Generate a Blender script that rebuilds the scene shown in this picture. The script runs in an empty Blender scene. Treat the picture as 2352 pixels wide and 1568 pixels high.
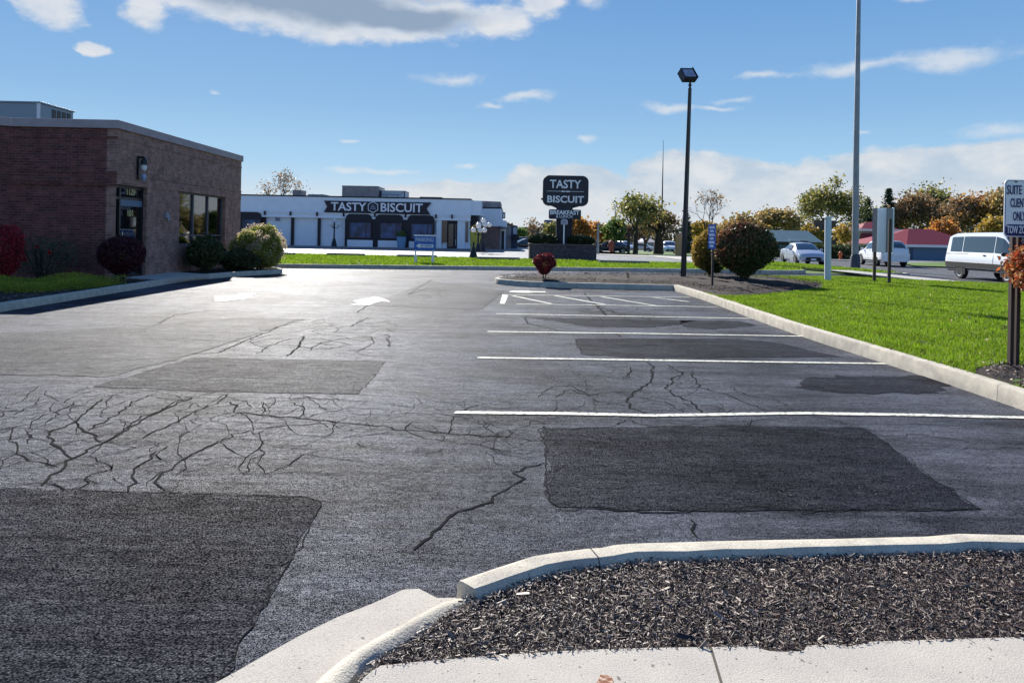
import bpy, bmesh, math, random
import numpy as np
from mathutils import Vector, Matrix
random.seed(7); rng = np.random.default_rng(7)
sc = bpy.context.scene
# ------------------------------------------------------------------ camera
F = 1700.0; H = 1.65; ROLL = math.radians(1.12); UC, VC = 1176.0, 537.0
cam = bpy.data.cameras.new('camera'); cam_o = bpy.data.objects.new('camera', cam); sc.collection.objects.link(cam_o)
cam.sensor_width = 36; cam.lens = F/2352*36; cam.shift_y = -(784-VC)/2352; cam.clip_start = .05; cam.clip_end = 6000
cam_o.matrix_world = Matrix.Translation((0, 0, H)) @ Matrix.Rotation(math.pi/2, 4, 'X') @ Matrix.Rotation(ROLL, 4, 'Z')
sc.camera = cam_o
# measured photo position -> place on the ground of the scene
def ab(u, v):
    dx, dy = u-UC, v-VC
    return dx*math.cos(ROLL)+dy*math.sin(ROLL), -dx*math.sin(ROLL)+dy*math.cos(ROLL)
N_ = Vector((.507, .862))
def T(x, y):                                   # the land falls away gently far right
    return -.017*min(max(N_.x*x+N_.y*y-60, 0), 115)
def G(u, v, h=0.):
    a, b = ab(u, v); z = F*(H-h)/max(b, .5)
    return Vector((a/F*z, z))
def GT(u, v):
    a, b = ab(u, v); t = 0
    for _ in range(25):
        z = F*(H-t)/b; t = .5*t+.5*T(a/F*z, z)
    return Vector((a/F*z, z, t))
def at(u, v, z):
    a, b = ab(u, v); return Vector((a/F*z, H-b/F*z))
def atx(u, v, x):
    a, b = ab(u, v); z = x*F/a; return z, H-b/F*z
# ------------------------------------------------------------------ light
SUN_EL, SUN_AZ = math.radians(31), math.radians(-18)      # azimuth from +Y towards +X
EXPO = .85
w = bpy.data.worlds.new('World'); sc.world = w; w.use_nodes = True
def build_world():
    nt = w.node_tree; nt.nodes.clear(); L = nt.links
    def n(t, **k):
        q = nt.nodes.new(t)
        for a, b in k.items(): setattr(q, a, b)
        return q
    def m(op, a, b=None, c=None):
        q = n('ShaderNodeMath', operation=op)
        for i, s in enumerate((a, b, c)):
            if s is None: continue
            if isinstance(s, (int, float)): q.inputs[i].default_value = s
            else: L.new(s, q.inputs[i])
        return q.outputs[0]
    def vm(op, a, b=None):
        q = n('ShaderNodeVectorMath', operation=op)
        for i, s in enumerate((a, b)):
            if s is None: continue
            if isinstance(s, tuple): q.inputs[i].default_value = s
            else: L.new(s, q.inputs[i])
        return q
    def mr(v, a, b, c=0, d=1, it='SMOOTHSTEP'):
        q = n('ShaderNodeMapRange', interpolation_type=it); L.new(v, q.inputs[0])
        for i, s in enumerate((a, b, c, d)): q.inputs[i+1].default_value = s
        return q.outputs[0]
    def mix(f, a, b):
        q = n('ShaderNodeMix', data_type='RGBA')
        if isinstance(f, float): q.inputs[0].default_value = f
        else: L.new(f, q.inputs[0])
        for i, s in ((6, a), (7, b)):
            if isinstance(s, tuple): q.inputs[i].default_value = s
            else: L.new(s, q.inputs[i])
        return q.outputs[2]
    tc = n('ShaderNodeTexCoord'); sp = n('ShaderNodeSeparateXYZ'); L.new(tc.outputs['Generated'], sp.inputs[0])
    az = m('ARCTAN2', sp.outputs[0], sp.outputs[1]); el = m('ARCSINE', sp.outputs[2])
    cb = n('ShaderNodeCombineXYZ'); L.new(az, cb.inputs[0]); L.new(el, cb.inputs[1]); P = cb.outputs[0]
    def noise(sc_, det, sx=1, sy=2.2, rough=.6, off=0):
        v = vm('MULTIPLY', P, (sx, sy, 1)).outputs[0]; v = vm('ADD', v, (off, off*.7, off*1.3)).outputs[0]
        q = n('ShaderNodeTexNoise'); q.inputs['Scale'].default_value = sc_; q.inputs['Detail'].default_value = det
        q.inputs['Roughness'].default_value = rough; L.new(v, q.inputs['Vector']); return q.outputs['Fac']
    def ae(u, v):
        a, b = ab(u, v); return math.atan(a/F), math.atan(-b/math.hypot(F, a))
    def field(blobs):
        out = None
        for (u, v, ru, rv) in blobs:
            a0, e0 = ae(u, v)
            d = vm('SUBTRACT', P, (a0, e0, 0)).outputs[0]
            d = vm('MULTIPLY', d, (F/ru, F/rv, 0)).outputs[0]
            d = vm('LENGTH', d).outputs['Value']; d = m('SUBTRACT', 1.0, d)
            out = d if out is None else m('SMOOTH_MAX', out, d, .12)
        return out
    sky = n('ShaderNodeTexSky', sky_type='NISHITA'); sky.sun_disc = False
    sky.sun_elevation = SUN_EL; sky.sun_rotation = -SUN_AZ if False else SUN_AZ
    sky.air_density = 1.0; sky.dust_density = .6; sky.ozone_density = 1.6
    ns = vm('SCALE', sky.outputs[0]); ns.inputs['Scale'].default_value = .09
    ramp = n('ShaderNodeValToRGB'); L.new(mr(el, -.02, .62, 0, 1, 'LINEAR'), ramp.inputs[0])
    e = ramp.color_ramp.elements; e[0].position = 0; e[0].color = (.36, .40, .44, 1); e[1].position = 1; e[1].color = (.04, .105, .27, 1)
    for p, c in ((.05, (.37, .415, .455)), (.10, (.30, .39, .475)), (.17, (.21, .345, .475)), (.29, (.14, .265, .43)), (.48, (.093, .205, .39)), (.75, (.05, .13, .30))):
        q = e.new(p); q.color = (*c, 1)
    base = mix(.975, ns.outputs[0], ramp.outputs[0])
    N1 = noise(9, 8, 1, 1.9, .62); N2 = noise(34, 5, 1, 1.6, .6, 3.1); N3 = noise(3.2, 3, 1, 2.5, .5, 8)
    wn = n('ShaderNodeTexNoise'); wn.inputs['Scale'].default_value = 11; wn.inputs['Detail'].default_value = 4; L.new(vm('MULTIPLY', P, (1, 1.6, 1)).outputs[0], wn.inputs['Vector'])
    P0 = P; P = vm('ADD', P, vm('MULTIPLY', vm('SUBTRACT', wn.outputs['Color'], (.5, .5, .5)).outputs[0], (.10, .035, 0)).outputs[0]).outputs[0]
    big = field([(640, 20, 360, 62), (900, 35, 330, 60), (470, -20, 250, 60), (1150, 52, 95, 55), (760, 62, 330, 38), (1240, 0, 90, 45), (330, 15, 60, 50),
                 (135, 20, 60, 50), (100, -20, 90, 40), (205, 105, 38, 16), (700, -80, 700, 90)])
    small = field([(1045, 180, 85, 24), (1200, 220, 110, 13), (1118, 232, 50, 12), (1358, 315, 40, 12), (2180, 142, 190, 32), (1990, 156, 190, 18), (1745, 180, 120, 13),
                   (1535, 250, 65, 18), (1640, 246, 80, 11), (1690, 227, 90, 9), (2300, 292, 85, 22), (820, 318, 32, 8), (508, 208, 20, 7), (1058, 381, 45, 11), (800, 398, 55, 11),
                   (2120, -5, 70, 14), (1975, 300, 30, 8), (1365, 10, 40, 26), (900, 400, 120, 10)])
    band = field([(1300, 420, 170, 55), (1545, 400, 120, 62), (1640, 410, 180, 55), (1800, 430, 220, 60), (2010, 405, 190, 72), (2120, 385, 110, 62), (2300, 385, 150, 72), (2200, 430, 330, 80),
                  (1500, 440, 380, 40), (2600, 400, 300, 80), (1060, 440, 220, 22), (3100, 380, 300, 90), (1900, 480, 700, 60), (1300, 470, 330, 30)])
    nn = m('ADD', m('MULTIPLY', m('SUBTRACT', N1, .5), 1.5), m('MULTIPLY', m('SUBTRACT', N2, .5), .55))
    fb = m('ADD', big, m('MULTIPLY', nn, .8)); fs = m('ADD', m('MULTIPLY', small, .8), m('MULTIPLY', nn, 1.1)); fd = m('ADD', band, m('MULTIPLY', nn, .55))
    c = base
    c = mix(m('MULTIPLY', mr(fd, .05, .30), mr(el, -.01, .06, .5, .78)), c, mix(mr(nn, -.25, .3), (.30, .34, .39, 1), (.46, .45, .44, 1)))
    hz = m('MULTIPLY', mr(el, .085, .01), .55)
    c = mix(hz, c, (.40, .42, .44, 1))
    c = mix(m('MULTIPLY', mr(fs, .05, .85), .75), c, (.42, .44, .46, 1))
    gray = field([(700, 10, 330, 52), (900, 38, 260, 38), (560, -30, 250, 60), (700, -90, 620, 90)])
    gm = mr(m('ADD', gray, m('MULTIPLY', nn, .45)), .05, .55)
    c = mix(m('MULTIPLY', mr(fb, .03, .5), .93), c, mix(gm, mix(mr(nn, -.3, .35), (.33, .37, .43, 1), (.46, .465, .47, 1)), (.165, .215, .285, 1)))
    bg = n('ShaderNodeBackground'); L.new(c, bg.inputs[0]); bg.inputs[1].default_value = 1.0
    out = n('ShaderNodeOutputWorld'); L.new(bg.outputs[0], out.inputs[0])
build_world()
w.cycles.sampling_method = 'MANUAL'; w.cycles.sample_map_resolution = 512
sl = bpy.data.lights.new('sun', 'SUN'); sl.energy = 5.0; sl.angle = math.radians(.5); sl.color = (1, .95, .87)
so = bpy.data.objects.new('sun', sl); sc.collection.objects.link(so)
sd = Vector((math.sin(SUN_AZ)*math.cos(SUN_EL), math.cos(SUN_AZ)*math.cos(SUN_EL), math.sin(SUN_EL)))
so.rotation_euler = sd.to_track_quat('Z', 'Y').to_euler(); so.location = (-20, 40, 40)
sc.view_settings.view_transform = 'Standard'; sc.view_settings.look = 'None'; sc.view_settings.gamma = 1
sc.view_settings.use_curve_mapping = False; sc.view_settings.exposure = EXPO
sc.render.engine = 'CYCLES'; sc.cycles.max_bounces = 6; sc.cycles.transparent_max_bounces = 12
# ------------------------------------------------------------------ materials
MATS = {}
def mat(name, col, rough=.7, metal=0, spec=.4, bump=0, bscale=30, var=0, vscale=8, trans=0, col2=None, coat=0, island=None, vdet=4, alpha=None, stretch=None, emit=0, thr=(.33, .67), speck=None):
    """procedural principled material with noise colour variation, bump, leaf translucency"""
    if name in MATS: return MATS[name]
    M = bpy.data.materials.new(name); M.use_nodes = True; nt = M.node_tree; L = nt.links
    b = nt.nodes['Principled BSDF']; out = nt.nodes['Material Output']
    b.inputs['Base Color'].default_value = (*col, 1); b.inputs['Roughness'].default_value = rough; b.inputs['Metallic'].default_value = metal
    b.inputs['Specular IOR Level'].default_value = spec; b.inputs['Coat Weight'].default_value = coat; b.inputs['Coat Roughness'].default_value = .05
    tc = nt.nodes.new('ShaderNodeTexCoord'); vec = tc.outputs['Object']
    if stretch:
        mp = nt.nodes.new('ShaderNodeMapping'); mp.inputs['Scale'].default_value = stretch; L.new(vec, mp.inputs[0]); vec = mp.outputs[0]
    src = None
    if island:
        ge = nt.nodes.new('ShaderNodeNewGeometry'); r = nt.nodes.new('ShaderNodeValToRGB'); L.new(ge.outputs['Random Per Island'], r.inputs[0])
        e = r.color_ramp.elements
        e[0].color = (*island[0], 1); e[1].color = (*island[-1], 1)
        for i in range(1, len(island)-1):
            q = e.new(i/(len(island)-1)); q.color = (*island[i], 1)
        src = r.outputs[0]; L.new(src, b.inputs['Base Color'])
    if var or col2:
        no = nt.nodes.new('ShaderNodeTexNoise'); no.inputs['Scale'].default_value = vscale; no.inputs['Detail'].default_value = vdet; L.new(vec, no.inputs['Vector'])
        mx = nt.nodes.new('ShaderNodeMix'); mx.data_type = 'RGBA'
        mr = nt.nodes.new('ShaderNodeMapRange'); mr.inputs[1].default_value = thr[0]; mr.inputs[2].default_value = thr[1]; L.new(no.outputs['Fac'], mr.inputs[0]); L.new(mr.outputs[0], mx.inputs[0])
        c2 = col2 or tuple(c*(1-var) for c in col)
        if src is not None:
            mx.blend_type = 'MULTIPLY'; L.new(src, mx.inputs[6]); mx.inputs[7].default_value = (*(1-var,)*3, 1)
        else:
            mx.inputs[6].default_value = (*col, 1); mx.inputs[7].default_value = (*c2, 1)
        src = mx.outputs[2]; L.new(src, b.inputs['Base Color'])
    if speck:
        for sc_, lo, hi, amt in speck:
            n3 = nt.nodes.new('ShaderNodeTexNoise'); n3.inputs['Scale'].default_value = sc_; n3.inputs['Detail'].default_value = 2; n3.inputs['Roughness'].default_value = .6; L.new(vec, n3.inputs['Vector'])
            m3 = nt.nodes.new('ShaderNodeMapRange'); m3.inputs[1].default_value = lo; m3.inputs[2].default_value = hi; m3.inputs[3].default_value = 1; m3.inputs[4].default_value = 1-amt; L.new(n3.outputs['Fac'], m3.inputs[0])
            sc3 = nt.nodes.new('ShaderNodeVectorMath'); sc3.operation = 'SCALE'; L.new(src, sc3.inputs[0]); L.new(m3.outputs[0], sc3.inputs['Scale']); src = sc3.outputs[0]
        L.new(src, b.inputs['Base Color'])
    if bump:
        n2 = nt.nodes.new('ShaderNodeTexNoise'); n2.inputs['Scale'].default_value = bscale; n2.inputs['Detail'].default_value = 5; L.new(vec, n2.inputs['Vector'])
        bp = nt.nodes.new('ShaderNodeBump'); bp.inputs['Strength'].default_value = min(1, bump); bp.inputs['Distance'].default_value = .02*max(1, bump)
        L.new(n2.outputs['Fac'], bp.inputs['Height']); L.new(bp.outputs[0], b.inputs['Normal'])
    if trans:
        tr = nt.nodes.new('ShaderNodeBsdfTranslucent'); ms = nt.nodes.new('ShaderNodeMixShader'); ms.inputs[0].default_value = trans
        if src is not None: L.new(src, tr.inputs[0])
        else: tr.inputs[0].default_value = (*col, 1)
        L.new(b.outputs[0], ms.inputs[1]); L.new(tr.outputs[0], ms.inputs[2]); L.new(ms.outputs[0], out.inputs[0])
    MATS[name] = M; return M
def glass(name, tint=(.5, .55, .6), refl=.3):
    if name in MATS: return MATS[name]
    M = bpy.data.materials.new(name); M.use_nodes = True; nt = M.node_tree; nt.nodes.clear(); L = nt.links
    t = nt.nodes.new('ShaderNodeBsdfTransparent'); t.inputs[0].default_value = (*tint, 1)
    g = nt.nodes.new('ShaderNodeBsdfGlossy'); g.inputs['Roughness'].default_value = .03; g.inputs[0].default_value = (.9, .95, 1, 1)
    lw = nt.nodes.new('ShaderNodeLayerWeight'); lw.inputs[0].default_value = refl
    mr = nt.nodes.new('ShaderNodeMapRange'); mr.inputs[3].default_value = refl*.8; L.new(lw.outputs['Fresnel'], mr.inputs[0])
    m = nt.nodes.new('ShaderNodeMixShader'); o = nt.nodes.new('ShaderNodeOutputMaterial')
    L.new(mr.outputs[0], m.inputs[0]); L.new(t.outputs[0], m.inputs[1]); L.new(g.outputs[0], m.inputs[2]); L.new(m.outputs[0], o.inputs[0])
    MATS[name] = M; return M
def asphalt(name, c0, c1, rough, bump, streak=.5, spec=.5, grain=170, fleck=0., glaze=None):
    M = bpy.data.materials.new(name); M.use_nodes = True; nt = M.node_tree; L = nt.links; b = nt.nodes['Principled BSDF']
    b.inputs['Specular IOR Level'].default_value = spec
    tc = nt.nodes.new('ShaderNodeTexCoord')
    def noise(s, d=4, st=None, r=.5):
        n = nt.nodes.new('ShaderNodeTexNoise'); n.inputs['Scale'].default_value = s; n.inputs['Detail'].default_value = d; n.inputs['Roughness'].default_value = r
        if st:
            mp = nt.nodes.new('ShaderNodeMapping'); mp.inputs['Scale'].default_value = st[:3]; mp.inputs['Rotation'].default_value = (0, 0, st[3]); L.new(tc.outputs['Object'], mp.inputs[0]); L.new(mp.outputs[0], n.inputs['Vector'])
        else: L.new(tc.outputs['Object'], n.inputs['Vector'])
        return n.outputs['Fac']
    def mr(v, a, b_, c=0, d=1):
        q = nt.nodes.new('ShaderNodeMapRange'); L.new(v, q.inputs[0])
        for i, s in enumerate((a, b_, c, d)): q.inputs[i+1].default_value = s
        return q.outputs[0]
    def mix(f, a, c, bt='MIX'):
        q = nt.nodes.new('ShaderNodeMix'); q.data_type = 'RGBA'; q.blend_type = bt
        if isinstance(f, float): q.inputs[0].default_value = f
        else: L.new(f, q.inputs[0])
        for i, s in ((6, a), (7, c)):
            if isinstance(s, tuple): q.inputs[i].default_value = s
            else: L.new(s, q.inputs[i])
        return q.outputs[2]
    def mm(op, a, c):
        q = nt.nodes.new('ShaderNodeMath'); q.operation = op
        for i, s in enumerate((a, c)):
            if isinstance(s, (int, float)): q.inputs[i].default_value = s
            else: L.new(s, q.inputs[i])
        return q.outputs[0]
    wear = mr(mm('ADD', mm('MULTIPLY', noise(.45, 6, (1, .8, 1, .2), .62), .6), mm('MULTIPLY', noise(1.3, 6, (.35, 2.2, 1, .15), .65), .4)), .43, .58)
    col = mix(mm('MULTIPLY', wear, streak), (*c0, 1), (*c1, 1))
    col = mix(mr(noise(26, 4, None, .7), .42, .62, 0, .4), col, (c0[0]*.45, c0[1]*.45, c0[2]*.45, 1))
    vo = nt.nodes.new('ShaderNodeTexVoronoi'); vo.inputs['Scale'].default_value = grain; L.new(tc.outputs['Object'], vo.inputs['Vector'])
    g = mm('MULTIPLY', mr(vo.outputs['Distance'], .1, .75, 1.7, .2), mm('MULTIPLY', mr(noise(38, 3, (.55, 1.6, 1, .1), .7), .35, .65, .6, 1.45), mr(noise(9, 3, (.4, 1.7, 1, .1), .7), .35, .65, .72, 1.28)))
    gc = nt.nodes.new('ShaderNodeCombineColor')
    for i in range(3): L.new(g, gc.inputs[i])
    col = mix(.8, col, gc.outputs[0], 'MULTIPLY')
    if fleck:
        fl = mm('MULTIPLY', mr(noise(95, 2, None, .5), .66, .72), mr(noise(1.5, 4, (1, 1, 1, 0)), .5, .68)); col = mix(mm('MULTIPLY', fl, fleck), col, (.42, .42, .42, 1))
    L.new(col, b.inputs['Base Color'])
    L.new(mr(wear, 0, 1, rough, max(.2, rough-.05)), b.inputs['Roughness']); b.inputs['Specular Tint'].default_value = (.74, .82, 1.0, 1)
    L.new(mm('MULTIPLY', mm('MULTIPLY', g, g), spec), b.inputs['Specular IOR Level'])
    h = mm('ADD', mm('MULTIPLY', vo.outputs['Distance'], -.7), mm('MULTIPLY', noise(210, 3, None, .7), .9))
    bp = nt.nodes.new('ShaderNodeBump'); bp.inputs['Strength'].default_value = bump; bp.inputs['Distance'].default_value = .012
    L.new(h, bp.inputs['Height']); L.new(bp.outputs[0], b.inputs['Normal'])
    MATS[name] = M; return M
def brickmat(name, c1, c2, mortar, sx=4.7):
    M = bpy.data.materials.new(name); M.use_nodes = True; nt = M.node_tree; L = nt.links; b = nt.nodes['Principled BSDF']
    b.inputs['Roughness'].default_value = .85; b.inputs['Specular IOR Level'].default_value = .2
    tc = nt.nodes.new('ShaderNodeTexCoord'); sp = nt.nodes.new('ShaderNodeSeparateXYZ'); L.new(tc.outputs['Object'], sp.inputs[0])
    ad = nt.nodes.new('ShaderNodeMath'); ad.operation = 'ADD'; L.new(sp.outputs[0], ad.inputs[0]); L.new(sp.outputs[1], ad.inputs[1])
    cb = nt.nodes.new('ShaderNodeCombineXYZ'); L.new(ad.outputs[0], cb.inputs[0]); L.new(sp.outputs[2], cb.inputs[1])
    br = nt.nodes.new('ShaderNodeTexBrick'); br.inputs['Scale'].default_value = 1; br.inputs['Brick Width'].default_value = 1/sx; br.inputs['Row Height'].default_value = .075
    br.inputs['Mortar Size'].default_value = .008; br.inputs['Mortar Smooth'].default_value = .2; br.inputs['Bias'].default_value = -.1
    br.inputs['Color1'].default_value = (*c1, 1); br.inputs['Color2'].default_value = (*c2, 1); br.inputs['Mortar'].default_value = (*mortar, 1)
    L.new(cb.outputs[0], br.inputs['Vector'])
    no = nt.nodes.new('ShaderNodeTexNoise'); no.inputs['Scale'].default_value = 3; no.inputs['Detail'].default_value = 8; no.inputs['Roughness'].default_value = .7; L.new(tc.outputs['Object'], no.inputs['Vector'])
    mr = nt.nodes.new('ShaderNodeMapRange'); mr.inputs[1].default_value = .3; mr.inputs[2].default_value = .7; mr.inputs[3].default_value = .55; mr.inputs[4].default_value = 1.35; L.new(no.outputs['Fac'], mr.inputs[0])
    mx = nt.nodes.new('ShaderNodeVectorMath'); mx.operation = 'SCALE'; L.new(br.outputs['Color'], mx.inputs[0]); L.new(mr.outputs[0], mx.inputs['Scale']); L.new(mx.outputs[0], b.inputs['Base Color'])
    bp = nt.nodes.new('ShaderNodeBump'); bp.inputs['Strength'].default_value = .6; bp.inputs['Distance'].default_value = .01; bp.invert = True
    L.new(br.outputs['Fac'], bp.inputs['Height']); L.new(bp.outputs[0], b.inputs['Normal'])
    MATS[name] = M; return M
concrete = mat('concrete', (.68, .62, .50), .9, spec=.2, bump=.3, bscale=110, col2=(.48, .44, .37), vscale=6, vdet=10, speck=[(130, .5, .75, .45), (420, .45, .7, .3), (55, .66, .72, .5)])
concrete_w = mat('concrete_walk', (.56, .515, .44), .9, spec=.2, bump=.2, bscale=160, col2=(.49, .45, .40), vscale=5, vdet=10, speck=[(150, .5, .75, .4), (420, .45, .7, .3), (38, .68, .72, .6)])
concrete_f = mat('concrete_far', (.46, .44, .40), .8, bump=.3, bscale=20, var=.25, vscale=1.2)
pave = asphalt('asphalt', (.014, .016, .028), (.115, .124, .160), .50, .9, 1., .16, 150, fleck=.9)
patch_m = asphalt('asphalt_patch', (.009, .010, .018), (.040, .043, .060), .62, 1., .9, .055, 95, fleck=.9)
patch_s = asphalt('asphalt_smooth_patch', (.014, .016, .025), (.062, .066, .085), .55, .9, .9, .12, 130)
patch_d = asphalt('asphalt_dark_patch', (.009, .010, .018), (.034, .037, .052), .62, .9, .8, .07, 130)
patch_w = asphalt('asphalt_worn_patch', (.011, .012, .020), (.05, .054, .070), .60, 1., .9, .085, 100, fleck=.9)
road_m = asphalt('road_asphalt', (.13, .13, .135), (.2, .2, .2), .65, .3, .6, .3, 60)
lot_glare_m = asphalt('far_lot', (.30, .30, .29), (.42, .42, .40), .55, .3, .6, .5, 60)  # asphalt made paler so its colour carries the grazing sun glare
crack_m = mat('crack', (.008, .008, .010), .95, spec=.05)
line_m = mat('line_paint', (.72, .71, .60), .7, col2=(.22, .22, .22), vscale=24, vdet=12, bump=.3, bscale=140, thr=(.50, .62))
soil = mat('mulch_soil', (.035, .022, .017), .95, bump=1, bscale=45, col2=(.014, .009, .008), vscale=30)
turf = mat('turf', (.09, .16, .012), .9, bump=1, bscale=60, col2=(.035, .075, .010), vscale=2.5, vdet=8)
turf_far = mat('far_turf', (.10, .19, .02), .9, bump=1, bscale=12, col2=(.07, .12, .02), vscale=.6, vdet=8)
# ------------------------------------------------------------------ mesh helpers
class MB:
    def __init__(s): s.v = []; s.f = []; s.m = []; s.k = 0
    def add(s, vs, fs, k=None):
        o = len(s.v); s.v += [tuple(p) for p in vs]; s.f += [tuple(i+o for i in f) for f in fs]; s.m += [s.k if k is None else k]*len(fs); return s
    def box(s, x0, y0, z0, x1, y1, z1, k=None):
        if x0 > x1: x0, x1 = x1, x0
        if y0 > y1: y0, y1 = y1, y0
        if z0 > z1: z0, z1 = z1, z0
        return s.add([(x0,y0,z0),(x1,y0,z0),(x1,y1,z0),(x0,y1,z0),(x0,y0,z1),(x1,y0,z1),(x1,y1,z1),(x0,y1,z1)],
                     [(0,3,2,1),(4,5,6,7),(0,1,5,4),(1,2,6,5),(2,3,7,6),(3,0,4,7)], k)
    def prism(s, poly, z0, z1, k=None, axis='z'):
        n = len(poly)
        def P(p, z): return (p[0], p[1], z) if axis == 'z' else ((p[0], z, p[1]) if axis == 'y' else (z, p[0], p[1]))
        return s.add([P(p, z0) for p in poly]+[P(p, z1) for p in poly], [tuple(range(n))[::-1], tuple(range(n, 2*n))]+[(i, (i+1) % n, n+(i+1) % n, n+i) for i in range(n)], k)
    def tube(s, pts, rad, n=8, k=None, cap=True):
        pts = [Vector(p) for p in pts]; vs = []
        if isinstance(rad, (int, float)): rad = [rad]*len(pts)
        for i, p in enumerate(pts):
            d = (pts[min(i+1, len(pts)-1)]-pts[max(i-1, 0)]).normalized()
            a = d.orthogonal().normalized() if abs(d.z) < .95 else Vector((1, 0, 0)); a = (a-d*a.dot(d)).normalized(); b = d.cross(a)
            vs += [p+(a*math.cos(2*math.pi*j/n)+b*math.sin(2*math.pi*j/n))*rad[i] for j in range(n)]
        fs = [(i*n+j, i*n+(j+1) % n, (i+1)*n+(j+1) % n, (i+1)*n+j) for i in range(len(pts)-1) for j in range(n)]
        if cap: fs += [tuple(range(n))[::-1], tuple(range((len(pts)-1)*n, len(pts)*n))]
        return s.add(vs, fs, k)
    def lathe(s, prof, c=(0, 0, 0), n=14, axis='z', k=None):
        vs = []
        for r, z in prof:
            for j in range(n):
                a = 2*math.pi*j/n; x, y = r*math.cos(a), r*math.sin(a)
                vs.append((c[0]+x, c[1]+y, c[2]+z) if axis == 'z' else (c[0]+x, c[1]+z, c[2]+y))
        fs = [(i*n+j, i*n+(j+1) % n, (i+1)*n+(j+1) % n, (i+1)*n+j) for i in range(len(prof)-1) for j in range(n)]
        return s.add(vs, fs, k)
    def ball(s, c, r, n=10, sx=1, sy=1, sz=1, k=None):
        pr = [(max(.001, math.sin(math.pi*i/n)), -math.cos(math.pi*i/n)) for i in range(n+1)]; vs = []
        for a, z in pr:
            for j in range(2*n): t = math.pi*j/n; vs.append((c[0]+a*math.cos(t)*r*sx, c[1]+a*math.sin(t)*r*sy, c[2]+z*r*sz))
        m = 2*n
        return s.add(vs, [(i*m+j, i*m+(j+1) % m, (i+1)*m+(j+1) % m, (i+1)*m+j) for i in range(n) for j in range(m)], k)
    def xform(s, M): s.v = [tuple(M @ Vector(p)) for p in s.v]; return s
    def build(s, name, mats, parent=None, smooth=False, bevel=0, loc=None):
        me = bpy.data.meshes.new(name); me.from_pydata(s.v, [], s.f)
        if not isinstance(mats, (list, tuple)): mats = [mats]
        for q in mats: me.materials.append(q)
        for p, k in zip(me.polygons, s.m): p.material_index = min(k, len(mats)-1); p.use_smooth = smooth
        bm = bmesh.new(); bm.from_mesh(me); bmesh.ops.recalc_face_normals(bm, faces=bm.faces)
        if smooth:
            for e in bm.edges:
                if len(e.link_faces) == 2 and e.calc_face_angle(0) > .7: e.smooth = False
        bm.to_mesh(me); bm.free()
        o = bpy.data.objects.new(name, me); sc.collection.objects.link(o)
        if parent: o.parent = parent
        if loc: o.location = loc
        if bevel:
            b = o.modifiers.new('b', 'BEVEL'); b.width = bevel; b.segments = 2; b.limit_method = 'ANGLE'
        return o
def np_mesh(name, V, Fq, mt, parent=None, smooth=False):
    """V (n,3); Fq (m,k) faces of k corners"""
    me = bpy.data.meshes.new(name); k = Fq.shape[1]
    me.vertices.add(len(V)); me.vertices.foreach_set('co', V.astype(np.float32).ravel())
    me.loops.add(Fq.size); me.loops.foreach_set('vertex_index', Fq.astype(np.int32).ravel())
    me.polygons.add(len(Fq)); me.polygons.foreach_set('loop_start', np.arange(0, Fq.size, k, dtype=np.int32))
    try: me.polygons.foreach_set('loop_total', np.full(len(Fq), k, dtype=np.int32))
    except Exception: pass
    me.materials.append(mt); me.update(calc_edges=True); me.validate()
    o = bpy.data.objects.new(name, me); sc.collection.objects.link(o)
    if parent: o.parent = parent
    return o
def tag(o, label=None, cat=None, group=None, kind=None):
    if label: o['label'] = label
    if cat: o['category'] = cat
    if group: o['group'] = group
    if kind: o['kind'] = kind
    return o
def thing(name, label, cat, loc=(0, 0, 0), rz=0, group=None):
    o = bpy.data.objects.new(name, None); sc.collection.objects.link(o); o.location = loc; o.rotation_euler = (0, 0, rz); o.empty_display_size = .3
    return tag(o, label, cat, group)
def copy_tree(o, parent=None):
    c = o.copy(); sc.collection.objects.link(c)
    if parent: c.parent = parent
    for ch in list(o.children): copy_tree(ch, c)
    return c
def text_mb(s, size, parent, mt, name='lettering', loc=(0, 0, 0), rot=(math.pi/2, 0, 0), width=None, depth=.01, bold=0., align='CENTER', sx=1, label=None, space=1.):
    cu = bpy.data.curves.new(name, 'FONT'); cu.body = s; cu.size = size; cu.extrude = depth/2; cu.align_x = align; cu.align_y = 'CENTER'; cu.offset = bold; cu.space_character = space
    cu.resolution_u = 3
    t = bpy.data.objects.new('tmp', cu); sc.collection.objects.link(t); bpy.context.view_layer.update()
    dg = bpy.context.evaluated_depsgraph_get(); me = bpy.data.meshes.new_from_object(t.evaluated_get(dg))
    bpy.data.objects.remove(t); bpy.data.curves.remove(cu)
    xs = [v.co.x for v in me.vertices]
    if width and xs:
        k = width/(max(xs)-min(xs))
        for v in me.vertices: v.co.x *= k
    me.materials.clear(); me.materials.append(mt); me.name = name
    cutx = []
    if ' ' in s:
        iv = sorted((min(me.vertices[i].co.x for i in p.vertices), max(me.vertices[i].co.x for i in p.vertices)) for p in me.polygons); hi = iv[0][1]; gaps = []
        for a, b in iv:
            if a > hi: gaps.append((a-hi, (a+hi)/2))
            hi = max(hi, b)
        cutx = [max(gaps)[1]]
    if cutx:
        m2 = me.copy(); cx_ = cutx[0]
        for q_, keep in ((me, lambda x: x < cx_), (m2, lambda x: x > cx_)):
            bm_ = bmesh.new(); bm_.from_mesh(q_); bmesh.ops.delete(bm_, geom=[v for v in bm_.verts if not keep(v.co.x)], context='VERTS'); bm_.to_mesh(q_); bm_.free()
        o2 = bpy.data.objects.new(name, m2); sc.collection.objects.link(o2); o2.parent = parent; o2.location = loc; o2.rotation_euler = rot
    o = bpy.data.objects.new(name, me); sc.collection.objects.link(o); o.parent = parent; o.location = loc; o.rotation_euler = rot
    if label: o['label'] = label
    return o
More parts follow.
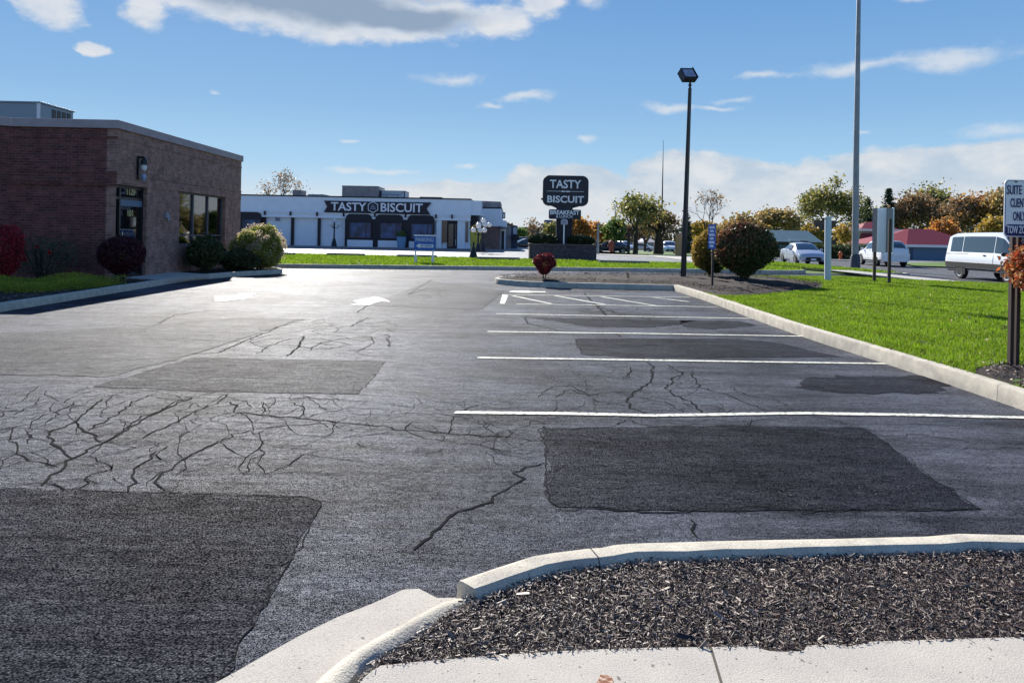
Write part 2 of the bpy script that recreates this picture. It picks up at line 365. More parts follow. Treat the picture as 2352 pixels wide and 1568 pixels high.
# ---- ground sheets
CRE = [(N_*60), (N_*175)]
def sheet(name, poly, mt, z, drape=False, kind='structure', thick=0, sub=0):
    bm = bmesh.new(); vs = [bm.verts.new((p[0], p[1], 0)) for p in poly]; bm.faces.new(vs)
    if drape:
        for c in CRE:
            bmesh.ops.bisect_plane(bm, geom=bm.verts[:]+bm.edges[:]+bm.faces[:], plane_co=(c.x, c.y, 0), plane_no=(N_.x, N_.y, 0))
    for v in bm.verts: v.co.z = z+(T(v.co.x, v.co.y) if drape else 0)
    bmesh.ops.triangulate(bm, faces=[f for f in bm.faces if len(f.verts) > 4])
    for f in bm.faces:
        if f.normal.z < 0: f.normal_flip()
    if thick:
        r = bmesh.ops.extrude_face_region(bm, geom=bm.faces[:]); 
        for g in r['geom']:
            if isinstance(g, bmesh.types.BMVert): g.co.z += thick
        bmesh.ops.recalc_face_normals(bm, faces=bm.faces)
    me = bpy.data.meshes.new(name); bm.to_mesh(me); bm.free(); me.materials.append(mt)
    o = bpy.data.objects.new(name, me); sc.collection.objects.link(o)
    if kind: o['kind'] = kind
    return o
def S(x, y): return x*.91875, y*.91875        # photo px -> working px
def sweep(name, path, prof, mt, closed=False, wob=.0, label=None):
    """profile points (offset to the left of travel, height) swept along a ground path"""
    P = [Vector(p[:2]) for p in path]
    fine = []
    for i in range(len(P)-1):                       # catmull subdivision
        p0, p1, p2, p3 = P[max(i-1, 0)], P[i], P[i+1], P[min(i+2, len(P)-1)]
        n = max(2, int((p2-p1).length/.35))
        n = min(n, 30)
        for j in range(n):
            t = j/n; fine.append(.5*((2*p1)+(-p0+p2)*t+(2*p0-5*p1+4*p2-p3)*t*t+(-p0+3*p1-3*p2+p3)*t**3))
    fine.append(P[-1]); m = MB(); k = len(prof); vs = []
    for i, p in enumerate(fine):
        d = (fine[min(i+1, len(fine)-1)]-fine[max(i-1, 0)]).normalized(); nrm = Vector((-d.y, d.x))
        for q in prof:
            dx = random.uniform(-wob, wob); vs.append((p.x+nrm.x*(q[0]+dx), p.y+nrm.y*(q[0]+dx), q[1]+random.uniform(-wob, wob)*.7))
    fs = [(i*k+j, i*k+(j+1), (i+1)*k+(j+1), (i+1)*k+j) for i in range(len(fine)-1) for j in range(k-1)]
    fs += [tuple(range(k)), tuple(range((len(fine)-1)*k, len(fine)*k))]
    m.add(vs, fs, 0); acc = 1.1
    for i in range(1, len(fine)-1):
        acc += (fine[i]-fine[i-1]).length
        if acc < 2.6: continue
        acc = 0; d = (fine[i+1]-fine[i]).normalized(); nrm = Vector((-d.y, d.x)); c0 = sum(q[0] for q in prof)/len(prof); j = []
        for sgn in (-1, 1):
            for q in prof: e_ = 1+.004/max(.02, abs(q[0]-c0)); p = fine[i]+nrm*(c0+(q[0]-c0)*e_)+d*.0018*sgn; j.append((p.x, p.y, q[1]+.002+wob*.5))
        m.add(j, [(t_, t_+1, k+t_+1, k+t_) for t_ in range(k-1)], 1)
    o = m.build(name, [mt, crack_m], smooth=True); o['kind'] = 'structure'; return o
def curbprof(w=.16, h=.16, base=-.05, r=.025):
    return [(0, base), (.005, h-r), (r*.7, h-.004), (r*1.6, h), (w-r, h), (w-.004, h-r), (w, base)]
# ------------------------------------------------------------------ the ground
sheet('ground', [(-900, -60), (900, -60), (1400, 2600), (-1400, 2600)], turf_far, -.03, True)
# parking lot with traced cracks in the same mesh
def lot():
    m = MB(); m.add([(-16, -3, 0), (5.9, -3, 0), (5.9, 22.8, 0), (11, 31, 0), (19, 31.5, 0), (17.5, 36.9, 0), (-16, 31.2, 0), (-60, 22, 0), (-60, -3, 0)], [tuple(range(9))], 0)
    # dense alligator web over the worn quarter: jittered cells, each edge wandering
    def ribbon(pts, w0, k=1, jag=.03, z=.0045):
        pts = [Vector(p) for p in pts]; out = []
        for a, b in zip(pts[:-1], pts[1:]):
            n = max(1, int((b-a).length/.07))
            for i in range(n): out.append(a.lerp(b, i/n)+(Vector((random.gauss(0, jag*.6), random.gauss(0, jag*.6))) if i else Vector((0, 0))))
        out.append(pts[-1]); vs = []
        for i, p in enumerate(out):
            d = (out[min(i+1, len(out)-1)]-out[max(i-1, 0)]); d = d.normalized() if d.length > 1e-6 else Vector((1, 0)); nn = Vector((-d.y, d.x))
            ww = w0*random.uniform(.55, 1.15)*(.6 if i in (0, len(out)-1) else 1)
            vs += [(p.x+nn.x*ww, p.y+nn.y*ww, z), (p.x-nn.x*ww, p.y-nn.y*ww, z)]
        m.add(vs, [(2*i, 2*i+1, 2*i+3, 2*i+2) for i in range(len(out)-1)], k)
    A = lambda L: [G(*S(x*.5442, 700+y*.5442)) for x, y in L]           # crop of the left half
    B = lambda L: [G(*S(1280+x*.5442, 700+y*.5442)) for x, y in L]      # crop of the right half
    W = .0066
    for L, w_ in ((((190,945),(330,820),(400,790),(560,700),(700,620),(880,540)), 1.6), (((330,820),(250,760),(240,690),(350,650),(400,600),(470,545)), 1.7), (((470,745),(400,700),(350,655)), 1.5),
                  (((405,690),(500,640),(600,570),(680,530)), 1.3), (((210,935),(300,965),(370,955),(400,905),(510,870),(520,845)), 1.2), (((590,970),(630,930),(615,870),(700,820),(715,790)), 1.2),
                  (((760,970),(710,930),(745,885),(870,810),(1000,740),(1150,690),(1300,672),(1500,660)), 1.2), (((0,690),(60,680),(40,740),(80,760),(75,800),(130,830),(270,860)), 1.0),
                  (((130,750),(125,700),(145,650),(200,620),(300,590),(360,555)), .9), (((60,620),(170,570),(180,540)), .8), (((350,520),(400,490)), .8), (((1050,520),(1000,570),(900,600),(760,680),(600,740)), 1.1),
                  (((900,530),(800,560),(740,600),(640,640),(560,690)), 1.0), (((1060,560),(1090,610),(1300,630),(1570,655),(1720,670),(1860,690),(2000,700),(2180,712),(2352,722)), 1.5),
                  (((1200,560),(1215,590),(1200,615)), 1), (((1330,560),(1400,590),(1395,615),(1375,630)), 1.1), (((1400,530),(1500,600),(1650,620),(1780,620),(2000,612),(2352,668)), .7),
                  (((1270,540),(1500,545),(1700,560),(1850,580),(2100,600),(2352,590)), .7), (((1860,690),(1900,650)), 1), (((2060,710),(2070,650),(2130,600),(2200,570)), .8), (((1860,690),(1960,730),(2150,750),(2352,790)), .8),
                  (((2000,560),(2200,575),(2352,600)), .6), (((2352,945),(2290,980),(2260,1020),(2150,1055),(2060,1090),(1985,1160),(1980,1180),(1900,1240)), 1.5), (((2200,650),(2250,690),(2352,760)), .6),
                  (((1320,350),(1370,310),(1400,260)), 2.5), (((1420,325),(1470,290),(1560,270),(1700,260),(1720,285),(1640,330)), 1.3), (((1180,340),(1240,300),(1340,270),(1480,270),(1620,300)), 1.2), (((1780,250),(1790,310)), 1.5),
                  (((1200,300),(1330,300),(1480,320),(1600,300)), 1.2), (((1610,215),(1700,170)), 1.5), (((870,340),(1000,335),(1150,270),(1370,180)), 1.6), (((700,215),(800,160),(960,140),(1200,150)), 1.6), (((1870,70),(1980,0)), 2.2), (((1880,65),(1960,40),(2080,50)), 3),
                  (((1890,40),(2010,60)), 3), (((1640,150),(1700,110)), 2)):
        ribbon(A(L), W*w_)
    for L, w_ in ((((590,355),(650,395),(640,470),(595,490),(555,520),(525,560),(540,590),(630,618)), 1.9), (((720,390),(780,430),(735,450),(735,480),(700,495),(780,545),(845,575),(875,610)), 1.6),
                  (((820,425),(860,480),(850,495)), 1.3), (((850,490),(960,520),(1060,560),(1190,605)), 1.1), (((540,400),(550,420),(525,455)), 1.2), (((120,540),(180,490),(270,485),(350,530),(440,520),(530,515)), 1.1),
                  (((200,540),(270,500),(400,560),(520,580)), .9), (((1000,490),(1080,530),(1200,550),(1270,580)), .9), (((590,540),(700,560),(745,580),(780,610)), 1), (((640,485),(720,500),(860,490)), .8),
                  (((865,575),(930,580),(985,605)), .8), (((330,60),(380,110),(440,165)), 3.4), (((290,140),(360,150),(470,140)), 2.2), (((350,100),(420,130),(500,160)), 2), (((290,278),(330,345)), 1.4),
                  (((60,175),(70,200),(250,240)), 2), (((580,170),(640,185)), 3), (((480,245),(495,262)), 2.5), (((720,205),(840,210)), 2.5), (((520,640),(480,665)), 1), (((530,635),(560,655),(640,670)), .9),
                  (((150,670),(130,740),(0,725)), .9), (((160,665),(80,640),(0,630)), .8), (((0,790),(60,800),(150,790)), .7), (((150,840),(60,860),(0,885),(60,910),(0,945)), 1.4), (((820,1100),(840,1120),(825,1150),(850,1185)), 1.3),
                  (((1600,690),(1700,720),(1900,710),(2100,740)), .8), (((1750,765),(1900,775),(2352,770)), .8), (((1340,620),(1500,650),(1640,690),(1800,700)), .8), (((660,640),(800,650),(900,640),(1000,655),(1200,640)), .8),
                  (((700,655),(760,665),(880,660)), .7), (((1100,640),(1110,670)), .8), (((200,1055),(420,1050),(700,1070),(800,1065),(900,1050)), 1.5), (((1000,1050),(1130,1040),(1300,1060),(1700,1060),(2150,1050)), 1.0)):
        ribbon(B(L), W*w_)
    def web(poly, cell, wd, keep, sx=1., sy=1.):
        xs = [p[0] for p in poly]; ys = [p[1] for p in poly]; pts = {}
        nx, ny = int((max(xs)-min(xs))/cell/sx)+2, int((max(ys)-min(ys))/cell/sy)+2
        for i in range(nx):
            for j in range(ny): pts[i, j] = Vector((min(xs)+(i+(j % 2)*.5+random.uniform(-.38, .38))*cell*sx, min(ys)+(j+random.uniform(-.38, .38))*cell*sy))
        def ins(p):
            c = False
            for a, b in zip(poly, poly[1:]+poly[:1]):
                if (a[1] > p.y) != (b[1] > p.y) and p.x < (b[0]-a[0])*(p.y-a[1])/(b[1]-a[1])+a[0]: c = not c
            return c
        for (i, j), p in pts.items():
            if not ins(p): continue
            for d in ((1, 0), (0, 1), (1 if j % 2 else -1, 1)):
                q = pts.get((i+d[0], j+d[1]))
                if q is None or random.random() > keep: continue
                mid = p.lerp(q, .5)+Vector((random.gauss(0, cell*.14), random.gauss(0, cell*.14))); ribbon([p, mid, q], wd*random.uniform(.6, 1.3), jag=.016)
    web([(-6.8, 7.3), (-5.8, 5.0), (-3.4, 4.75), (-1.6, 4.85), (-1.3, 5.9), (-1.6, 7.2)], .30, W*.62, .92)
    web([(-1.4, 7.2), (-1.5, 5.9), (.25, 5.4), (.3, 6.6), (1.2, 7.1)], .27, W*.45, .66)
    web([(.6, 6.75), (.4, 9.2), (2.2, 9.3), (2.4, 6.8)], .34, W*.5, .6)
    web([(-5, 10.6), (-3.6, 9.9), (-1.9, 9.9), (-1.6, 13.2), (-3.4, 14)], .42, W*.9, .42)
    web([(-1.5, 18.5), (-1.4, 21.5), (-2.8, 22), (-2.6, 19)], .45, W*1.5, .5)
    web([(1.6, 13.4), (1.2, 19.6), (2.6, 19.8), (3.2, 14)], .4, W*1.0, .4)
    # small random web cracks in the worn quarter
    for i in range(60):
        x, y = random.uniform(-5.8, .3), random.uniform(4.65, 7.4); a = random.uniform(0, 6.28); L = [Vector((x, y))]
        for j in range(random.randint(2, 5)):
            a += random.gauss(0, .7); L.append(L[-1]+Vector((math.cos(a), math.sin(a)*.8))*random.uniform(.06, .2))
        ribbon(L, W*random.uniform(.3, .75), jag=.02)
    for i in range(70):
        x, y = random.uniform(-2.5, 4.6), random.choice((random.uniform(6.3, 9.5), random.uniform(9.6, 13), random.uniform(14, 19))); a = random.uniform(0, 6.28); L = [Vector((x, y))]
        for j in range(random.randint(2, 5)):
            a += random.gauss(0, .6); L.append(L[-1]+Vector((math.cos(a), math.sin(a)*.6))*random.uniform(.08, .25))
        ribbon(L, W*random.uniform(.25, .55), jag=.02)
    for L in (((885, 830), (862, 862), (840, 885), (820, 906)), ((215, 888), (350, 898), (500, 901), (820, 905)), ((440, 822), (660, 826), (885, 830)), ((0, 1120), (300, 1131), (700, 1143), (738, 1153)), ((738, 1153), (700, 1232), (600, 1400), (505, 1560)),
              ((1250, 985), (1256, 1080), (1260, 1150), (1290, 1168)), ((1985, 982), (2100, 1070), (2245, 1170)), ((1250, 985), (1600, 979), (1985, 982)), ((1105, 712), (1130, 690), (1160, 668)), ((700, 733), (560, 775), (440, 815))):
        ribbon([G(*p) for p in L], W*.55, jag=.02, z=.0055)
    o = m.build('parking_lot', [pave, crack_m]); o['kind'] = 'structure'
lot()
def rough_poly(pts, jag=.012, step=.12):
    out = []
    for i in range(len(pts)):
        a, b = Vector(pts[i]), Vector(pts[(i+1) % len(pts)]); n = max(1, int((b-a).length/step))
        for j in range(n): out.append(a.lerp(b, j/n)+Vector((random.gauss(0, jag), random.gauss(0, jag))))
    return out
def patch(pts, mt, z=.004, jag=.018):
    return sheet('asphalt_patch', rough_poly([G(*p) for p in pts], jag), mt, z)
patch([(1250, 985), (1258, 1150), (1290, 1168), (1700, 1172), (2245, 1170), (2100, 1070), (1985, 982), (1600, 978)], patch_m)
patch([(-400, 1112), (0, 1120), (300, 1130), (700, 1142), (738, 1152), (700, 1230), (600, 1400), (500, 1568), (430, 1700), (-900, 1700)], patch_m)
patch([(215, 888), (440, 822), (885, 830), (820, 905), (500, 900)], patch_w)
patch([(-600, 860), (150, 862), (250, 866), (300, 852), (440, 815), (700, 733), (560, 728), (300, 750), (-600, 795)], patch_s)
patch([(1318, 778), (1700, 778), (1800, 790), (1930, 820), (1500, 822), (1345, 816)], patch_d, jag=.02)
patch([(840, 702), (990, 645), (1160, 668), (1105, 712)], patch_s, jag=.02)
patch([(1205, 728), (1400, 733), (1600, 737), (1560, 745), (1500, 752), (1350, 750)], patch_d, jag=.03)
patch([(1850, 868), (2120, 862), (2200, 880), (2150, 902), (1930, 905), (1830, 890)], patch_d, jag=.04)
patch([(1560, 735), (1700, 737), (1740, 748), (1640, 756), (1570, 750)], patch_d, jag=.03)
# painted markings
def mark(pts, z=.008, jag=.004): sheet('painted_line', rough_poly([Vector(p) for p in pts], jag, .25), line_m, z)
def pline(a, b, w=.052, z=.008):
    a, b = Vector(a), Vector(b); d = (b-a).normalized(); n = Vector((-d.y, d.x))*w*.8; mark([a+n, b+n, b-n, a-n], z)
def bent(pts, w=.047):
    P = [G(*p) for p in pts]; U = []; Lw = []
    for i, p in enumerate(P):
        d = (P[min(i+1, len(P)-1)]-P[max(i-1, 0)]).normalized(); n = Vector((-d.y, d.x))*w; U.append(p+n); Lw.append(p-n)
    mark(U+Lw[::-1])
bent([(1045, 948), (1300, 951), (1500, 955), (1700, 952), (1850, 950), (2100, 954), (2390, 961)])
bent([(1097, 822), (1500, 828), (2035, 836)]); bent([(1120, 762), (1500, 767), (1850, 773)]); bent([(1140, 721), (1400, 726), (1725, 732)])
Z = lambda x, y: G(*S(1220+x/3.015, 640+y/3.015))
pline(Z(210, 363), Z(1730, 384)); pline(Z(115, 292), Z(1525, 312), z=.0085)
mark([Z(110, 290), Z(150, 300), Z(125, 363), Z(88, 361)], .009)
for a, b in (((185, 300), (480, 362)), ((505, 300), (885, 368)), ((855, 308), (1290, 380)), ((1240, 312), (1510, 346))): pline(Z(*a), Z(*b), .06, .0075)
mark([Z(*p) for p in ((160, 268), (190, 262), (300, 262), (330, 267), (432, 268), (436, 275), (350, 274), (300, 279), (230, 277), (160, 272))])
A2 = lambda x, y: G(*S(x*.5442, 700+y*.5442))
mark([A2(*p) for p in ((985, 76), (1090, 70), (1110, 65), (1180, 62), (1150, 74), (1160, 80), (1100, 90), (1000, 101))], jag=.03)
mark([A2(*p) for p in ((1610, 98), (1690, 84), (1730, 77), (1795, 100), (1745, 98), (1700, 116), (1612, 115), (1640, 106))], jag=.03)
# far surfaces
sheet('tasty_lot', [(-70, 45), (-11, 45), (16.5, 40.5), (15, 50), (12.5, 64), (5.5, 69), (6, 90), (-6, 92), (-70, 90)], lot_glare_m, .012)
rd = Vector((-.05, .9987)); rn = Vector((.9987, .05)); r0 = Vector((20.4, 34))
def road(s0, s1, w0, w1): return [r0+rn*w0+rd*s0, r0+rn*w1+rd*s0, r0+rn*w1+rd*s1, r0+rn*w0+rd*s1]
sheet('road', road(-60, 230, -1.6, 10.5), road_m, .004, True)
sheet('driveway', [(13.5, 30.9), (20.5, 27.6), (20, 37.2), (14, 35.7)], pave, .0065)
sheet('far_driveway', [(12.4, 50), (15.2, 40.9), (20, 42), (18.6, 50)], lot_glare_m, .018)
sheet('cross_road', [(-80, 92), (16, 74), (40, 66), (120, 60), (120, 71), (42, 77), (20, 88), (-80, 112)], road_m, .022, True)
sheet('far_lot', [(31, 60), (120, 30), (120, 118), (60, 118), (33, 80)], lot_glare_m, .03, True)
sheet('far_lot', [(0, 95), (24, 82), (40, 100), (40, 140), (0, 150)], lot_glare_m, .034, True)
Vz = lambda x, y: GT(*S(1480+x/7.84, 540+y/7.84)).xy
sheet('verge_walk', [Vz(90, 728), Vz(700, 760), Vz(1300, 772), Vz(1700, 795), Vz(2080, 798), Vz(2080, 935), Vz(1850, 880), Vz(1500, 835), Vz(1200, 805), Vz(90, 760)], concrete_f, .035, True)
sheet('verge', [Vz(90, 700), Vz(700, 714), Vz(1300, 720), Vz(2150, 735), Vz(2150, 798), Vz(1800, 798), Vz(1300, 774), Vz(700, 762), Vz(90, 730)], turf_far, .06, True)
sheet('median', [G(2070, 607), G(2175, 604), G(2300, 610), G(2300, 620), G(2100, 613)], turf_far, .09, False)
# ------------------------------------------------------------------ kerbs, beds, lawns
Bc = lambda x, y: S(1280+x*.5442, 700+y*.5442)
pc = [G(*Bc(742, 48)), G(*Bc(900, 100)), G(*Bc(1100, 176)), G(*Bc(1350, 266)), G(*Bc(1720, 386)), G(*Bc(2100, 512)), G(*Bc(2352, 600)), Vector((5.05, 6.0)), Vector((4.7, 4.6)), Vector((4.2, 3.4))]
sweep('kerb', pc[::-1], [(-a, b) for a, b in curbprof(.17, .18)], concrete, wob=.004)
isl = [Vector((5.1, 22.85)), Vector((3.2, 22.9)), Vector((1.2, 23.05)), Vector((.2, 23.4)), Vector((-.45, 24.2)), Vector((-.5, 25.1)), Vector((0, 26)), Vector((1.4, 26.7)), Vector((5, 27.7)), Vector((9.5, 29.5)), Vector((13.5, 30.4))]
sweep('kerb', isl, [(-a, b) for a, b in curbprof(.16, .17)], concrete, wob=.004)
def stripline(x): return 33.4+.165*x
sl_pts = [(-22, stripline(-22)-.6), (-14, stripline(-14)-.3), (-10.4, 31.4), (-1.3, 33.2), (5, 34.2), (8.7, 34.8), (11.6, 34.9), (13.4, 35.3), (14.4, 36.2)]
sweep('kerb', sl_pts, [(a, b) for a, b in curbprof(.17, .17)], concrete, wob=.004)
strip_poly = [(x, y+.14) for x, y in sl_pts]+[(14.6, 38), (13.6, 42.3), (5, 43.3), (-14, 45.8), (-26, 47)]
sheet('grass_strip', strip_poly, turf, .15, thick=.012)
# tree lawn by the road with the tall pole
tl = [G(1905, 634, .1), G(1960, 626, .1), G(2080, 628, .1), G(2070, 622, .1), G(1990, 614, .1), G(1930, 610, .1), G(1880, 611, .1), G(1840, 615, .1), G(1800, 619, .1)]
sheet('tree_lawn', [(16.6, 38.2), (17.6, 35.6), (18.4, 35.7), (19.2, 36.2), (18.3, 43), (17.2, 50), (14.6, 50), (15, 44)], turf, .02, thick=.11)
sweep('kerb', [(17.2, 35.2), (18.4, 35.35), (19.25, 36.2), (18.4, 42.9), (17.4, 50)], [(a, b) for a, b in curbprof(.15, .13)], concrete_f)
# bed kerb along the brick building
bl = [G(-260, 770), G(-120, 741), G(0, 717), G(170, 689), G(330, 662), G(430, 646), G(545, 635), G(637, 628)]
bk = bl+[G(648, 623), G(640, 618), G(600, 612)]
sweep('kerb', bl[:-1]+[G(637, 629), Vector((-8.9, 28.6)), Vector((-9.8, 29.3)), Vector((-12, 29.6))], [(a, b) for a, b in curbprof(.17, .16)], concrete, wob=.003)
sheet('mulch_bed', [p+Vector((-.08, .1)) for p in bl[:-1]]+[Vector((-9.1, 28.4)), Vector((-12, 29.4)), Vector((-26, 29)), Vector((-26, 10))], soil, .04, thick=.09)
sheet('walkway', [G(300, 664), G(405, 650, .13), Vector((-11.1, 25.4)), Vector((-11.1, 23.2)), G(372, 657, .13)][0:0] or [Vector((-9.95, 20.9)), Vector((-9.9, 22.2)), Vector((-9.7, 23.8)), Vector((-11.2, 24.6)), Vector((-11.2, 21.9)), Vector((-11.2, 21.4))], concrete_w, .05, thick=.115)
# lawn and island bed
# island bed: mounded mulch
def mound(name, poly, hgt, base, mt, res=.35, jag=.03):
    bm = bmesh.new(); vs = [bm.verts.new((p[0], p[1], base)) for p in poly]; bm.faces.new(vs); bmesh.ops.triangulate(bm, faces=bm.faces[:])
    for _ in range(4): bmesh.ops.subdivide_edges(bm, edges=[e for e in bm.edges if e.calc_length() > res], cuts=1, use_grid_fill=True); bmesh.ops.triangulate(bm, faces=bm.faces[:])
    P = [Vector(p[:2]) for p in poly]
    for v in bm.verts:
        q = v.co.xy; d = 1e9
        for a, b in zip(P, P[1:]+P[:1]):
            t = max(0, min(1, (q-a).dot(b-a)/max(1e-9, (b-a).length_squared))); d = min(d, (q-a-(b-a)*t).length)
        v.co.z = base+hgt*(1-math.exp(-d*1.4))+(random.gauss(0, jag*.5) if d > .05 else 0)
    for f in bm.faces:
        if f.normal.z < 0: f.normal_flip()
        f.smooth = True
    me = bpy.data.meshes.new(name); bm.to_mesh(me); me.materials.append(mt)
    o = bpy.data.objects.new(name, me); sc.collection.objects.link(o); bm.free(); o['kind'] = 'structure'; return o
isl_in = [Vector((5.25, 22.9))]+[p+Vector((.1*(1 if p.x < 1 else 0), .12 if p.y < 24 else -.1)) for p in isl[1:9]]+[Vector((8.2, 28.6)), Vector((10.2, 27.6)), Vector((10.6, 25.2)), Vector((9.6, 22.8)), Vector((7.6, 20.6)), Vector((6.2, 19.2)), Vector((5.3, 18.9)), Vector((5.18, 20.4)), Vector((5.16, 21.6))]
mound('mulch_island', isl_in, .16, .14, soil)
lawn = [Vector((5.17, 19.9)), Vector((5.14, 16)), Vector((5.10, 12.5)), Vector((5.18, 10)), Vector((5.23, 8)), Vector((5.2, 6)), Vector((9, 4)), Vector((26, 4)), Vector((25, 14)), Vector((22, 25.8)), Vector((16, 28.4)), Vector((13.4, 30.3)), Vector((10, 29.4)), Vector((7, 28)), Vector((6.6, 24)), Vector((5.6, 21))]
def lawn_h(x, y): return .15+.05*math.sin(x*.5+1)*math.sin(y*.35)
sheet('lawn', lawn, turf, .03, thick=.125)
right_bed = [Vector((5.25, 8.3)), Vector((5.5, 8.75)), Vector((6.0, 9.1)), Vector((7.2, 9.3)), Vector((9, 9.0)), Vector((9.5, 6)), Vector((5.2, 5.5)), Vector((5.24, 6.8)), Vector((5.26, 7.8))]
mound('mulch_bed', right_bed, .06, .158, soil, .2)
sheet('sidewalk', road(-60, 3.2, -4.6, -3.3), concrete_f, .162)
# near bed
C1 = lambda x, y, h=.15: G(*S(500+x/2.352, 1280+y/2.352), h)
C2 = lambda x, y, h=.15: G(*S(1500+x/2.219, 1280+y/2.219), h)
pa = [Vector((4.6, 3.62)), C2(2352, 112), C2(1800, 118), C2(1240, 131), C2(850, 140), C2(430, 152), C2(150, 158), C2(0, 180), C1(2200, 205), C1(1950, 245), C1(1700, 320), C1(1510, 385)]
sweep('kerb', pa, [(a, b) for a, b in curbprof(.155, .15, -.05, .03)], concrete, wob=.0035)
pb = [C1(1600, 452, .10), C1(1490, 468, .10), C1(1330, 535, .095), C1(1150, 640, .09), C1(960, 750, .085), C1(800, 860, .08), C1(690, 965, .075), C1(600, 1080, .07), C1(520, 1250, .07), C1(480, 1500, .07)]
sweep('kerb', pb, [(-.04, .0), (0, .055), (.03, .085), (.06, .10), (.09, .098), (.12, .08), (.135, .03), (.14, -.05)], concrete, wob=.003)
gut = [C1(1195, 452, .02), C1(1000, 540, .02), C1(800, 622, .02), C1(600, 718, .02), C1(400, 830, .02), C1(200, 950, .02), C1(90, 1004, .02), C1(-200, 1250, .02), C1(-300, 1600, .02)]
inner = [C1(1600, 500, .02), C1(1420, 560, .02), C1(1180, 680, .02), C1(980, 790, .02), C1(830, 900, .02), C1(740, 1000, .02), C1(640, 1250, .02), C1(560, 1600, .02)]
sheet('gutter', rough_poly(gut[::-1]+[C1(1280, 455, .02), C1(1400, 505, .02)]+inner, .004, .1), concrete_w, -.03, thick=.052)
C2s = [(0, 758), (300, 750), (600, 745), (880, 742), (900, 757), (940, 768), (1030, 772), (1130, 766), (1150, 738), (1250, 733), (1330, 735), (1380, 742), (1440, 730), (1500, 716), (1900, 703), (2352, 690)]
sw = [C1(935, 1010, .12), C1(960, 975, .12), C1(1010, 930, .12), C1(1060, 900, .12), C1(1300, 875, .12), C1(1700, 842, .12), C1(2100, 815, .12)]+[C2(x, y, .12) for x, y in C2s]+[Vector((4.5, 2.93)), Vector((4.5, -.5)), Vector((-.35, -.5)), Vector((-.42, 1.5))]
sheet('sidewalk', sw, concrete_w, -.02, thick=.14)
sheet('rust_stain', rough_poly([G(1375, 1553, .12), G(1392, 1549, .12), G(1408, 1555, .12), G(1412, 1575, .12), G(1385, 1600, .12), G(1370, 1572, .12)], .006, .02), mat('rust', (.20, .07, .03), .9, col2=(.5, .36, .26), vscale=60, thr=(.45, .6)), .1235)
ja, jb = C2(612, 745, .12), C2(672, 947, .12); jd = (jb-ja).normalized(); jn = Vector((-jd.y, jd.x))*.0045; jb = jb+jd*.8
mj = MB(); mj.add([(*(ja+jn), .1225), (*(ja-jn), .1225), (*(jb-jn), .1225), (*(jb+jn), .1225)], [(0, 1, 2, 3)]); o = mj.build('sidewalk_joint', mat('joint', (.09, .08, .06), .95)); o['kind'] = 'structure'
nb = [p+Vector((0, -.1)) for p in pa[:-2]]+[C1(1600, 520, .09), C1(1400, 650, .09), C1(1250, 770, .09), C1(1050, 890, .09), C1(950, 985, .09), C1(930, 1030, .09), Vector((-.3, 2.2)), Vector((4.5, 2.3)), Vector((4.6, 3.4))]
sheet('mulch_bed', nb, soil, .098)
# ------------------------------------------------------------------ scattered stuff
def inside(P, poly):
    x, y = P[:, 0], P[:, 1]; c = np.zeros(len(P), bool); n = len(poly)
    for i in range(n):
        x1, y1 = poly[i][0], poly[i][1]; x2, y2 = poly[(i+1) % n][0], poly[(i+1) % n][1]
        if y1 == y2: continue
        c ^= ((y1 > y) != (y2 > y)) & (x < (x2-x1)*(y-y1)/(y2-y1)+x1)
    return c
def pts_in(poly, n, wfun=None):
    a = np.array([[p[0], p[1]] for p in poly]); lo, hi = a.min(0), a.max(0); out = []
    tot = 0
    while tot < n:
        P = rng.uniform(lo, hi, (n*2, 2)); P = P[inside(P, poly)]
        if wfun is not None: P = P[rng.random(len(P)) < wfun(P)]
        out.append(P); tot += len(P)
    return np.concatenate(out)[:n]
def chips(name, poly, n, size, z, mt, zj=.015, hf=None, wf=None):
    P = pts_in(poly, n, wf); a = rng.uniform(0, math.pi*2, n); L = size*rng.lognormal(0, .45, n); W = L*rng.uniform(.12, .42, n)
    tl = rng.normal(0, .32, n); ro = rng.normal(0, .5, n); zz = z+rng.uniform(0, zj, n)+(hf(P) if hf else 0)
    d = np.stack([np.cos(a)*np.cos(tl), np.sin(a)*np.cos(tl), np.sin(tl)], 1); s = np.stack([-np.sin(a)*np.cos(ro), np.cos(a)*np.cos(ro), np.sin(ro)], 1)
    up = np.cross(d, s); c = np.stack([P[:, 0], P[:, 1], zz], 1)
    L = L[:, None]/2; W = W[:, None]/2
    V = np.stack([c-d*L-s*W*.5, c-d*L*.9+s*W*.6, c+d*L+s*W*.4, c+d*L*.85-s*W*.7, c-d*L*.8+up*W*.8, c+d*L*.8+up*W*.7], 1).reshape(-1, 3)
    b = np.arange(n)[:, None]*6; Fq = np.concatenate([b+np.array([[0, 3, 5, 4]]), b+np.array([[4, 5, 2, 1]])])
    o = np_mesh(name, V, Fq, mt); return o
chip_m = mat('wood_chip', (.1, .07, .05), .55, spec=.5, island=[(.012, .008, .009), (.045, .026, .022), (.08, .045, .036), (.14, .085, .065), (.024, .014, .014), (.36, .28, .23), (.06, .033, .03), (.02, .012, .012)])
def offwalk(P):
    k = 1.-inside(P, [(p[0]+(.0), p[1]-.012) for p in sw]); return k*(1-inside(P, gp_))
gp_ = gut[::-1]+inner
tag(chips('mulch', nb, 75000, .0145, .100, chip_m, .028, wf=offwalk), kind='stuff')
chip_d = mat('dark_wood_chip', (.1, .07, .05), .9, spec=.12, island=[(.012, .008, .009), (.04, .024, .02), (.07, .042, .034), (.024, .014, .014), (.17, .13, .11), (.03, .018, .016)])
